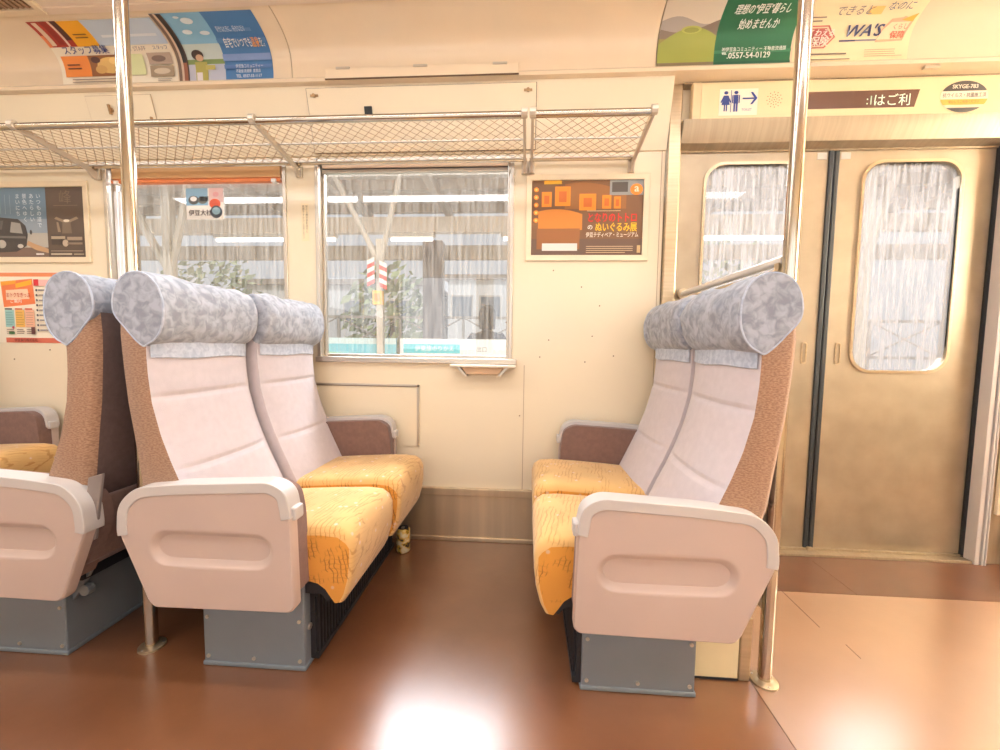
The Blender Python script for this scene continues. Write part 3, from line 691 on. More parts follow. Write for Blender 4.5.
# --- label on the pillar, signs on the header
t = thing('notice_label', 'slim cream label with vertical writing on the pillar between the two windows', 'label')
s = Sheet(wall, -1.082, -1.046, 1.438, 1.612, .0012)
s.patch(0,1,0,1,(240,220,178))
s.vtext('窓から顔や手を出すと', .012, .72, .97, (96,76,70)).vtext('危険ですから', .012, .28, .97, (110,88,80)).vtext('ご注意ください', .010, .28, .50, (110,88,80))
s.build(t)
t = thing('toilet_sign', 'white toilet sign with two navy figures and an arrow on the header box', 'sign')
s = Sheet(head, .799, .957, .012, .118, .0012)
s.patch(0,1,0,1,(248,238,214)); nb = (40,58,128)
for cx, woman in ((.17,1),(.43,0)):
    s.disc(cx,.86,.055,.065,nb)
    if woman: s.poly([(cx-.05,.76),(cx+.05,.76),(cx+.11,.40),(cx-.11,.40)],nb).patch(cx-.045,cx-.01,.16,.42,nb).patch(cx+.01,cx+.045,.16,.42,nb).poly([(cx-.06,.76),(cx-.03,.7),(cx-.11,.48),(cx-.14,.5)],nb).poly([(cx+.06,.76),(cx+.03,.7),(cx+.11,.48),(cx+.14,.5)],nb)
    else: s.patch(cx-.06,cx+.06,.44,.77,nb).patch(cx-.055,cx-.008,.14,.46,nb).patch(cx+.008,cx+.055,.14,.46,nb).patch(cx-.10,cx-.07,.46,.76,nb).patch(cx+.07,cx+.10,.46,.76,nb)
s.patch(.295,.312,.12,.95,nb)
s.patch(.60,.90,.60,.655,nb).poly([(.80,.86),(.86,.86),(.985,.63),(.86,.40),(.80,.40),(.91,.63)],nb)
s.text('TOILET', .013, .585, .16, (120,124,160), bold=.01)
s.build(t)
t = thing('speaker_vent', 'ring of small speaker holes on the header box beside the toilet sign', 'vent')
m = MB()
for k, n, r in ((0,1,0),(1,6,.010),(2,12,.020),(3,12,.030)):
    for i in range(n):
        a = 2*PI*i/n+.2*k; p, q = head(1.025+r*math.cos(a), .072+r*math.sin(a), -.001), head(1.025+r*math.cos(a), .072+r*math.sin(a), .0008); m.tube([p, q], .0022, 6)
m.build('vent_hole', mat('vent_dark', srgb(150, 118, 80), .6), t)
t = thing('display_board', 'dark text display strip with glowing letters on the header box', 'display')
m = MB()
m.loft([[head(a, b, d) for a, b in ((1.10,.030),(1.585,.030),(1.601,.098),(1.10,.098))] for d in (.0003, .001)]); m.build('display_window', mat('display_brown', srgb(96, 66, 52), .25, var=.03), t)
s = Sheet(head, 1.10, 1.60, .030, .098, .0012); s.text('はご利', .050, .64, .16, (196,214,190), bold=.004).text(':', .05, .585, .2, (196,214,190)).text('1', .05, .60, .18, (150,170,150))
for c, mb in s.txt.items(): mb.build('lettering', emit_mat('glow_text_%d' % c[0], srgb(*c), .5), t)
t = thing('round_sticker', 'round black, white and gold sticker at the right end of the header box', 'sticker')
s = Sheet(head, 1.682, 1.866, .004, .126, .0012); 
s.disc(.5,.5,.5,.5,(60,54,50),40)
def arc(b): return math.sqrt(max(0, .25-(b-.5)**2))
for b0, b1, c in ((.42,.68,(244,232,206)),(.24,.42,(214,160,60)),(.15,.24,(232,212,180))):
    d = s.d0+s.lay*s.gap; s.lay += 1; n = 6; vs = []
    for i in range(n+1):
        b = b0+(b1-b0)*i/n; vs += [s.P(.5-arc(b), b, d), s.P(.5+arc(b), b, d)]
    s.mb.add(vs, [(2*i,2*i+1,2*i+3,2*i+2) for i in range(n)], s.mi(flat(*c)))
s.text('SKYGE-783', .021, .5, .76, (240,230,210), 'CENTER', bold=.015, sx=1.0).text('抗ウイルス・抗菌施工済', .019, .5, .49, (70,60,54), 'CENTER', bold=.008, sx=.80).text('安心してご利用ください', .012, .5, .30, (90,64,30), 'CENTER', sx=.9)
s.build(t)
for x in (.80, 1.44):
    tag(MB().box(x-.03,x+.03,-.016,0,-.012,0).build('cove_catch', ALU, None, bevel=.002, loc=(x,-.085,2.094)), 'small metal catch under the ledge above the %s' % ('toilet sign' if x < 1 else 'text display'), 'catch', 'catches under the ledge')
t = thing('window_sticker', 'small square picture sticker on the glass of the left window', 'sticker')
s = Sheet(lambda x, z, d=0: Vector((x, .038-d, z)), -1.69, -1.497, 1.553, 1.703, .0012)
s.patch(0,1,0,1,(246,240,230)).patch(0,.58,.45,1,(150,190,214)).disc(.2,.62,.14,.14,(92,92,90)).disc(.44,.62,.13,.12,(110,112,104)).disc(.2,.66,.09,.08,(240,238,234)).patch(.62,1,.55,1,(230,196,190)).disc(.77,.5,.15,.16,(222,96,60)).disc(.80,.24,.16,.20,(70,76,84)).disc(.80,.27,.11,.12,(150,180,190)).disc(.8,.8,.08,.08,(230,170,170))
s.text('伊豆大社', .030, .06, .14, (76,58,50), bold=.02).text('開運', .024, .36, .6, (40,40,44), bold=.02)
s.build(t)
tag(MB().tube([(2.092,-.030,1.30),(2.092,-.033,1.30)], .022, 20).build('emblem_sticker', flat(196,178,160), None), 'small round sticker on the cream panel at the right edge', 'sticker')
t = thing('door_latch', 'small metal latch on the cream panel at the right edge', 'latch', (2.092,-.03,1.04))
MB().box(-.02,.03,-.012,0,-.012,.012).build('latch_plate', STEEL, t, bevel=.002); MB().tube([(0,-.012,0),(0,-.03,0)],.009,10).build('knob', STEEL, t, smooth=40)

# ------------------------------------------------------------------ seats
# seat frame: u (local x) from the rear of the back (0) to the cushion front (.635); v (local y) across; two places with an arm at each end
BACK = [(.36,.100,.262,.288),(.45,.070,.222,.246),(.50,.058,.200,.222),(.55,.045,.176,.200),(.62,.036,.147,.172),(.69,.027,.122,.147),(.78,.014,.100,.124),(.86,.007,.092,.113),(.92,.003,.090,.106),(.97,.001,.092,.104),(1.03,.004,.098,.108)]
def back_surf(z, s):      # front of the backrest; s in -1..1 across
    ur, us, uf = lerp_tab(BACK, z)
    g = sum(.0075*math.exp(-((z-zz)/.009)**2) for zz in (.795, .592))
    puff = .006*(1-abs(s)**3)
    return us + (uf-us)*(1-abs(s)**3.2) + puff - g*(1-abs(s)**8)
def backrest(v0, v1):
    inner = 1 if v0 < -.1 else -1
    m = MB(); rings = []; N = 16; vc, hw = (v0+v1)/2, (v1-v0)/2
    zs = sorted(set([.36+.67*i/46 for i in range(47)] + [zz+d for zz in (.795,.592) for d in (-.015,-.008,0,.008,.015)]))
    for z in zs:
        ur, us, uf = lerp_tab(BACK, z); r = []
        for i in range(N+1):
            s = -1+2*i/N; s = math.copysign(abs(s)**.8, s); r.append((back_surf(z, s), vc+s*(hw-.004 if abs(s) < .999 else hw-.002), z))
        r += [(us-.012, vc+hw, z), (ur+.02, vc+hw, z), (ur, vc+hw-.02, z), (ur, vc-hw+.02, z), (ur+.02, vc-hw, z), (us-.012, vc-hw, z)]
        rings.append(r)
    m.loft(rings, mfun=lambda i, k: 0 if k < N else (2 if k == N+3 else (0 if (k < N+3) == (inner > 0) else 1)), capm=1)
    return m
HEADP = [(.004,1.022),(.000,1.050),(.006,1.085),(.022,1.115),(.048,1.134),(.080,1.139),(.112,1.127),(.136,1.100),(.148,1.066),(.149,1.030),(.145,.998),(.132,.968),(.114,.950),(.100,.944),(.088,.934),(.070,.948),(.045,.975),(.022,1.000)]
def headrest(v0, v1, seed, outer):
    hp = round_poly(HEADP, .012, 2); m = MB(); rings = []; hw = (v1-v0)/2; vc = (v0+v1)/2
    cu, cz = .075, 1.05
    rnd_ = [(1,.80),(.985,.885),(.955,.94),(.90,.98)]; flt = [(1,.60),(1,.90),(.999,.955),(.99,.985),(.96,1),(.90,1)]
    lo_, hi_ = (flt, rnd_) if outer < 0 else (rnd_, flt)
    vs = [(-a, k) for a, k in lo_] + [(-.8+.1*i,1) for i in range(17)] + list(reversed(hi_))
    for s, k in vs:
        r = []
        for u, z in hp:
            uu, zz = cu+(u-cu)*k, cz+(z-cz)*k
            if .945 < abs(s) or z < .96: w_ = .25
            else: w_ = 1
            n1 = noise.noise(Vector((u*9+seed, s*3.2, z*9))) ; n2 = noise.noise(Vector((u*22+seed, s*8, z*30)))
            d = w_*(n1*.010+n2*.005) * (1 if u > .04 else .08)
            L = math.hypot(uu-cu, zz-cz)+1e-6
            uu += (uu-cu)/L*d; zz += (zz-cz)/L*d - (.006*math.cos(s*1.5)*(z < 1.0 and u > .1))
            r.append((uu, vc+s*hw, zz))
        rings.append(r)
        if abs(s - outer*.99) < .001: global PIPE; PIPE = [tuple(q) for q in r]
    m.loft(rings); return m
def flap(v0, v1):
    vc, hw = (v0+v1)/2, (v1-v0)/2; rings = []
    for d in (.003, .008):
        pass
    m = MB(); N = 14; zs = [.902,.904,.92,.94,.965]; vs = []; fs = []
    for z in zs:
        for i in range(N+1):
            s = -1+2*i/N; vs.append((back_surf(z, s)+(.0065 if z > .903 else .001), vc+s*(hw-.002), z+.002*math.sin(s*5)))
    for j in range(len(zs)-1):
        for i in range(N): k = j*(N+1)+i; fs.append((k, k+1, k+N+2, k+N+1))
    return m.add(vs, fs)
CUSH = [(.16,.402),(.24,.412),(.34,.420),(.45,.427),(.55,.431),(.600,.427),(.624,.410),(.634,.380),(.634,.330),(.628,.280),(.616,.235),(.602,.208),(.590,.206),(.578,.222),(.562,.246),(.540,.262),(.50,.268),(.30,.268),(.16,.268)]
def cushion(v0, v1):
    cp_ = CUSH; m = MB(); rings = []; hw, vc = (v1-v0)/2, (v0+v1)/2; cu, cz = .42, .33
    vs = [(-1,.962,.026),(-.985,.983,.016),(-.955,.994,.009),(-.9,1,.004)]+[(-.75+.25*i,1,0) for i in range(7)]+[(.9,1,.004),(.955,.994,.009),(.985,.983,.016),(1,.962,.026)]
    for s, k, dz in vs:
        r = []
        for u, z in cp_:
            top = max(0, min(1, (z-.36)/.05))
            r.append((u - (1-k)*(u > .5)*.30, vc+s*hw, z - dz*top + (.008*(1-s*s) if top > .5 else 0)))
        rings.append(r)
    m.loft(rings, mfun=lambda i, k: 0, capm=1); return m
ARMP = round_poly([(.024,.425),(.030,.505),(.078,.553),(.20,.566),(.455,.580),(.497,.556),(.509,.49),(.515,.238),(.502,.225),(.116,.220),(.100,.236)],
                  [.02,.03,.035,.05,.04,.03,.03,.02,.01,.015,.015], 5)
def arm(side, parent):
    """side -1/+1: outer shell with pressed oval recess, cap strip over the top, brown inner body, hinge at the front"""
    vo = side*.445; vi = side*.412
    m = MB(); c = (.285,.391)
    capsule = round_rect(.115, .455, .345, .438, .046)
    rin = [(c[0]+(p[0]-c[0])*.93, c[1]+(p[1]-c[1])*.70) for p in capsule]
    out, cap = matched(ARMP, capsule, c, 110); _, ri = matched(ARMP, rin, c, 110)
    edge = [(c[0]+(p[0]-c[0])*.985, c[1]+(p[1]-c[1])*.975) for p in out]
    capo = [(c[0]+(p[0]-c[0])*1.04, c[1]+(p[1]-c[1])*1.06) for p in cap]
    R = lambda pts, v: [(p[0], v, p[1]) for p in pts]
    dd = lambda t: vo - side*t
    mixp = lambda A, B, t: [(p[0]+(q[0]-p[0])*t, p[1]+(q[1]-p[1])*t) for p, q in zip(A, B)]
    m.loft([R(out, vi), R(out, dd(.007)), R([((a[0]*2+b[0])/3, (a[1]*2+b[1])/3) for a, b in zip(out, edge)], dd(.0025)), R(edge, dd(0)), R(mixp(edge, capo, .04), dd(0)), R(mixp(edge, capo, .93), dd(0)), R(capo, dd(.0002)), R(cap, dd(.002)), R(ri, dd(.015)), R([(c[0]+(p[0]-c[0])*.5, c[1]+(p[1]-c[1])*.3) for p in ri], dd(.016))], caps=True)
    a = m.build('armrest', ARM, parent, smooth=35)
    # brown inner body
    inn = [(c[0]+(p[0]-c[0])*.985, c[1]+(p[1]-c[1])*.945) for p in ARMP]
    inn = [(u, max(z, .27)) for u, z in inn]
    MB().prism(inn, 'y', side*.413, side*.358).build('inner_padding', BROWNIN, a, smooth=35, bevel=.008)
    # cap strip
    path = [p for p in ARMP if p[1] > .42 and not (p[0] > .3 and p[1] < .49)]
    path = sorted(path, key=lambda p: -math.atan2(p[1]-.40, p[0]-c[0]))
    path = [path[0]]+path+[(.509,.487)]
    def off(pts, d):
        o_ = []
        for i, p in enumerate(pts):
            q0, q1 = pts[max(i-1,0)], pts[min(i+1,len(pts)-1)]; tx, tz = q1[0]-q0[0], q1[1]-q0[1]; L = math.hypot(tx, tz)+1e-9
            o_.append((p[0]-tz/L*d, p[1]+tx/L*d))
        return o_
    uo, ui = off(path, .004), off(path, -.024)
    m = MB(); n = len(path)
    va, vb = side*.4485, side*.392
    m.loft([[(uo[i][0],va,uo[i][1]),(uo[i][0],vb,uo[i][1]),(ui[i][0],vb,ui[i][1]),(ui[i][0],va,ui[i][1])] for i in range(n)])
    m.build('armrest_cap', ARMCAP, a, smooth=35, bevel=.003)
    MB().box(.496,.521,side*.438,side*.397,.478,.515).build('hinge', ARMCAP, a, bevel=.005)
    return a
def make_seat(label, x, rz):
    r = thing('double_seat', label, 'seat', (x, -.475, 0), rz, 'double seats facing each other in bays')
    for v0, v1, sd in ((-.408,-.009,1.0), (.009,.408,7.7)):
        backrest(v0, v1).build('backrest', [LAV, SIDEF, REAR], r, smooth=50)
        hcv = headrest(v0-.002, v1+.002, sd, -1 if v0 < -.1 else 1).build('headrest', COVER, r, smooth=50)
        MB().tube(PIPE+PIPE[:1], .0028, 6).build('piping', FLAP, hcv, smooth=60)
        flap(v0+.006, v1-.006).build('cover_flap', FLAP, hcv, smooth=60)
    for v0, v1 in ((-.362,-.004), (.004,.362)):
        cushion(v0, v1).build('seat_cushion', [SEATM, SEATSHADE], r, smooth=42)
    arm(-1, r); arm(1, r)
    m = MB().box(.192,.498,-.37,.37,.012,.262); m.box(.188,.502,-.373,.373,0,.014)
    b = m.build('base_box', GREYBOX, r, bevel=.004)
    m = MB()
    for u, z in ((.206,.03),(.484,.03),(.206,.15),(.484,.15),(.345,.03)): [MB().tube([(u,e*.37,z),(u,e*.3735,z)], .0055, 8).build('screw', ALU, b) for e in (-1, 1)]
    MB().tube([(.499,-.345,.12),(.504,-.345,.12)], .009, 10).build('bolt', ALU, b)
    m = MB().box(.498,.512,-.335,.36,.02,.215); m.box(.498,.522,-.335,.36,.012,.028); m.box(.498,.520,-.335,.36,.205,.22)
    for i in range(35): v = -.325+i*.0193; m.box(.510,.519,v,v+.008,.028,.207)
    m.build('heater_grille', DARK, r)
    m = MB().prism([(.14,.23),(.14,.262),(.575,.262),(.585,.225),(.565,.205),(.545,.228)], 'y', -.36, .36); m.build('seat_pan', DARK, r, bevel=.003)
    m = MB().prism([(.058,.50),(.070,.44),(.12,.38),(.135,.29),(.115,.275),(.075,.31),(.040,.42),(.040,.50)], 'y', -.40, .40); m.build('back_shell', BROWNIN, r, bevel=.006)
    m = MB().prism([(-.001,.58),(.042,.567),(.075,.368),(.031,.39)], 'y', .404, .413); m.build('side_plate', mat('plate_grey', srgb(150, 138, 132), .4, .3), r, bevel=.002)
    m = MB().prism([(.12,.27),(.19,.27),(.19,.16),(.165,.19)], 'y', .335, .35); m.tube([(.150,.352,.195),(.150,.33,.195)], .018, 12); m.build('bracket', GREYBOX, r, bevel=.002)
    return r
SX = dict(L=-1.125, R=.664, LL=-1.177, LLL=-2.87)
sL = make_seat('brightly lit double seat facing right, back to back with another seat beside the left pole', SX['L'], 0)
sR = copy_tree(sL); sR.location.x = SX['R']; sR.rotation_euler.z = PI; sR['label'] = 'double seat facing left with its back to the doors and the right pole'
for ch in list(sR.children):
    if ch.name.startswith('side_plate'): bpy.data.objects.remove(ch)
s2 = copy_tree(sL); s2.location.x = SX['LL']; s2.rotation_euler.z = PI; s2['label'] = 'double seat facing left behind the left pole, cut off by the left edge'
s3 = copy_tree(sL); s3.location.x = SX['LLL']; s3['label'] = 'double seat at the far left edge, mostly hidden, only its far cushion and armrest showing'

for ch in sL.children:
    pass
for root, near in ((sL, -1), (sR, 1), (s2, 1), (s3, -1)):
    for ch in root.children:
        k = ch.name.split('.')[0]; side = 1 if sum(v.co.y for v in ch.data.vertices) > 0 else -1
        if k == 'armrest' and side != near: ch.location.z = .032
        if k == 'seat_cushion' and side != near: ch.location.z = .024
        if root is sL:
            if k in ('backrest', 'headrest'): ch.location.x = .030 if side > 0 else 0
            if k == 'seat_cushion': ch.location.x = .030 if side > 0 else .008
        if root is sR:
            if k in ('backrest', 'headrest') and side == near: ch.location.x = -.004
            if k == 'armrest' and side == near: ch.location.x = .018; ch.location.z = -.010
# ------------------------------------------------------------------ poles, partition, box, can, vent
def pole(x, y, label, ztop):
    r = thing('grab_pole', label, 'pole', (x, y, 0), 0, 'grab poles from floor to ceiling')
    MB().tube([(0,0,.004),(0,0,ztop)], .0175, 20).build('pole_tube', CHROME, r, smooth=40)
    m = MB().tube([(0,0,0),(0,0,.006),(0,0,.012)], [.036,.036,.024], 20)
    fl = m.build('floor_flange', STEEL, r, smooth=40)
    for a in range(3): MB().tube([(.029*math.cos(a*2.1+.4),.029*math.sin(a*2.1+.4),.006),(.029*math.cos(a*2.1+.4),.029*math.sin(a*2.1+.4),.010)], .004, 8).build('screw', ALU, fl)
    return r
pole(-1.151, -.79, 'steel grab pole between the back-to-back seats on the left', 2.32)
pr = pole(.694, -.775, 'steel grab pole behind the seat nearest the doors', 2.32)
rl = thing('partition', 'cream partition with a steel top rail between the right seat and the doors', 'partition', (.694, -.40, 0))
MB().tube([(0,-.355,1.193),(0,.385,1.193)], .013, 14).build('top_rail', mat('rail_grey', srgb(226, 220, 212), .3, .3), rl, smooth=40)
MB().box(-.004,.004,-.352,.385,.20,1.165).build('partition_panel', mat('partition_cream', srgb(244, 232, 208), .4), rl)
MB().box(-.008,.008,-.352,.385,1.158,1.172).build('panel_edge', STEEL, rl, bevel=.002)
MB().tube([(0,.37,1.193),(0,.392,1.193)], .024, 14).build('wall_socket', STEEL, rl, smooth=40)
MB().box(-.014,.014,-.350,-.33,1.165,1.186).build('rail_clamp', STEEL, rl)
hx = thing('equipment_box', 'cream box with a steel corner post on the floor under the right seat', 'box', (.575, -.70, 0))
MB().box(-.092,.045,-.077,.05,0.004,.186).build('box_body', mat('box_cream', srgb(240, 224, 180), .4), hx, bevel=.003)
MB().box(.047,.078,-.079,.05,0,.188).build('corner_post', STEEL, hx, bevel=.004)
MB().box(-.092,.045,-.079,.05,0,.006).build('box_foot', DARK, hx)

cn = thing('drink_can', 'yellow drink can standing on the floor beside the left seat', 'can', (-.553, -.139, 0))
m = MB().tube([(0,0,0),(0,0,.004),(0,0,.010),(0,0,.105),(0,0,.114)], [.024,.028,.0315,.0315,.026], 24, caps=False)
def can_mat():
    m_ = bpy.data.materials.new('can_print'); m_.use_nodes = True; nt = m_.node_tree; b = nt.nodes['Principled BSDF']
    b.inputs['Roughness'].default_value = .3; b.inputs['Metallic'].default_value = .2
    tc = nt.nodes.new('ShaderNodeTexCoord'); n = nt.nodes.new('ShaderNodeTexNoise'); n.inputs['Scale'].default_value = 38
    nt.links.new(tc.outputs['Object'], n.inputs['Vector'])
    r = nt.nodes.new('ShaderNodeValToRGB'); e = r.color_ramp.elements; e[0].position = .40; e[0].color = srgb(70, 60, 50); e[1].position = .47; e[1].color = srgb(224, 178, 50)
    e2 = e.new(.6); e2.color = srgb(238, 222, 180)
    nt.links.new(n.outputs['Fac'], r.inputs['Fac']); nt.links.new(r.outputs['Color'], b.inputs['Base Color']); return m_
m.build('can_body', can_mat(), cn, smooth=40)
MB().tube([(0,0,.111),(0,0,.1135)], .0255, 24).build('can_lid', DARK, cn)
MB().box(-.007,.007,-.012,.006,.1135,.1152).build('pull_tab', ALU, cn)
MB().tube([(0,0,0),(0,0,.003)], .024, 24).build('can_bottom', ALU, cn)

vt = thing('ceiling_vent', 'brown ventilation grille with a pale frame in the ceiling at far left', 'vent', (-2.605, -.676, 2.316)); vt.rotation_euler.x = -.077
m = MB(); out = [(-.62,-.40),(.62,-.40),(.62,.40),(-.62,.40)]; inn = [(-.595,-.375),(.595,-.375),(.595,.375),(-.595,.375)]
m.loft([[(p[0],p[1],.02) for p in out],[(p[0],p[1],-.006) for p in out],[(p[0],p[1],-.006) for p in inn],[(p[0],p[1],.01) for p in inn]], caps=False)
m.build('vent_frame', mat('vent_frame_cream', srgb(226, 204, 170), .4), vt, bevel=.003)
m = MB().box(-.597,.597,-.377,.377,.006,.016)
for i in range(47): x = -.585+i*.025; m.box(x, x+.012, -.372, .372, -.001, .006)
m.build('grille', mat('vent_brown', srgb(160, 128, 98), .6), vt)

# ------------------------------------------------------------------ the station outside
PALE = mat('canopy_cream', srgb(212, 196, 174), .6, var=.05)
PALE2 = mat('roof_brown', srgb(168, 150, 130), .7, var=.06)  # plain darker brown, used on the building roofs
STEELP = mat('painted_steel', srgb(196, 184, 166), .5, var=.03)
struct('platform_ground', MB().box(-9, 9, .35, 4.6, -.6, -.02), mat('platform_concrete', srgb(198, 190, 178), .8, var=.06))
struct('ground_beyond', MB().box(-30, 30, 4.6, 40, -1.2, -1.0), mat('ballast', srgb(150, 140, 124), .9, var=.2, vscale=20))
m = MB().box(-9, 9, .9, 5.2, 3.35, 3.42)
for i in range(9): y = 1.1+i*.5; m.box(-9, 9, y, y+.10, 3.20, 3.36)
for i in range(13): x = -8.4+i*1.4; m.box(x, x+.10, .9, 5.2, 3.10, 3.24)
struct('canopy_roof', m, [PALE])
m = MB().box(-9, 9, 2.95, 3.05, 2.28, 2.46); m.box(-9, 9, 4.5, 4.56, 2.28, 2.5)
struct('canopy_beam', m, PALE)
LAMP = emit_mat('tube_light', srgb(255, 250, 244), 3.0)
for x, l in ((.25, 1.1), (-3.1, 1.5), (-1.4, .5), (2.6, 1.4)):
    t = thing('platform_light', {.25: 'tube light under the platform beam at the right of the centre window', -3.1: 'long tube light under the platform beam seen through the left window', -1.4: 'short tube light under the platform beam behind the window pillar', 2.6: 'tube light under the platform beam seen through the doors'}[x], 'lamp', (x, 3.0, 2.21), 0, 'tube lights under the platform beam')
    MB().tube([(-l/2,0,0),(l/2,0,0)], .022, 10).build('lamp_tube', LAMP, t, smooth=40)
    MB().box(-l/2-.03,l/2+.03,-.03,.03,.024,.07).build('lamp_housing', STEELP, t)
def column(x, y, w_, label, guard, armx):
    r = thing('platform_column', label, 'column', (x, y, -.02), 0, 'columns holding the platform canopy')
    MB().box(-w_/2, w_/2, -w_/2, w_/2, 0, 1.9 if guard else 2.75).build('shaft', STEELP, r, bevel=.008)
    MB().box(-w_, w_, -w_, w_, 0, .04).build('base_plate', STEELP, r)
    for s, dx, dz in ((-1, armx, 3.2), (1, armx*.45, 3.2)):
        m = MB().tube([(0,0,1.68),(s*dx*.30,0,2.0),(s*dx*.74,0,2.45),(s*dx,0,dz)], w_*.42, 8); m.build('bracket_arm', STEELP, r, smooth=40)
    if guard:
        g = MB(); zz0, zz1 = 1.475, 1.70; hw = w_*1.25; k = 6
        for i in range(k):        # slanting red and white bands
            z = zz0+(zz1-zz0)*i/k; h_ = (zz1-zz0)/k
            for fx in (0, 1):
                xa, xb = (-hw-.012, -.022) if fx == 0 else (.022, hw+.012); sl = .03 if fx == 0 else -.03
                g.add([(xa,-hw-.004,z),(xb,-hw-.004,z+sl),(xb,-hw-.004,z+h_+sl),(xa,-hw-.004,z+h_)], [(0,1,2,3)], i % 2)
        g.build('striped_guard', [flat(222, 70, 60), flat(248, 240, 232)], r)
        MB().box(-.04,.04,-hw-.006,-hw+.05,1.32,1.44).build('caution_label', flat(246, 188, 50), r)
        MB().box(-.028,.028,-hw-.008,-hw-.006,1.345,1.415).build('caution_print', flat(206, 140, 30), r)
    return r
column(-1.32, 1.70, .060, 'white platform column with a red and white striped guard outside the centre window', True, .55)
column(-3.75, 2.2, .09, 'platform column with slanting braces outside the left window', False, .6)
column(2.9, 1.9, .10, 'platform column outside the right door', False, .6)
tag(MB().box(-.145,.145,-.1,.1,0,2.5).build('dark_post', mat('post_brown', srgb(128, 108, 92), .7), None, bevel=.01, loc=(-1.41,4.2,-.02)), 'broad brown post beyond the platform outside the centre window', 'post')
# sign boards along the platform
t = thing('sign_board', 'teal seaside picture board on the platform outside the centre window, left of the white one', 'sign', (-1.63, 1.98, -.02))
MB().box(-.36,.36,0,.03,.30,1.03).build('board', mat('board_teal', srgb(150, 208, 214), .5), t)
s = Sheet(lambda x, z, d=0: Vector((x, -d, z)), -.36, .36, .30, 1.03, .001); s.patch(0,1,.80,.92,(120,200,214)).patch(0,.9,.66,lambda a: .82-.10*a,(150,200,160)).patch(0,1,.92,1,(206,226,226)); s.build(t)
for x in (-.3,.3): MB().box(x-.02,x+.02,.03,.06,0,1.0).build('leg', STEELP, t)
t = thing('sign_board', 'white board with a turquoise label on the platform outside the centre window', 'sign', (-.705, 1.98, -.02))
MB().box(-.525,.6,0,.03,.30,1.03).build('board', mat('board_white', srgb(240, 240, 236), .5), t)
s = Sheet(lambda x, z, d=0: Vector((x, -d, z)), -.525, .6, .30, 1.03, .001); s.patch(.03,.52,.81,.93,(84,200,210)).patch(0,1,0,.64,(214,222,220)); s.text('伊東線のりかえ', .055, .13, .845, (236,248,248), bold=.01).text('出口', .055, .66, .84, (150,150,150)); s.build(t)
for x in (-.45,.5): MB().box(x-.02,x+.02,.03,.06,0,1.0).build('leg', STEELP, t)

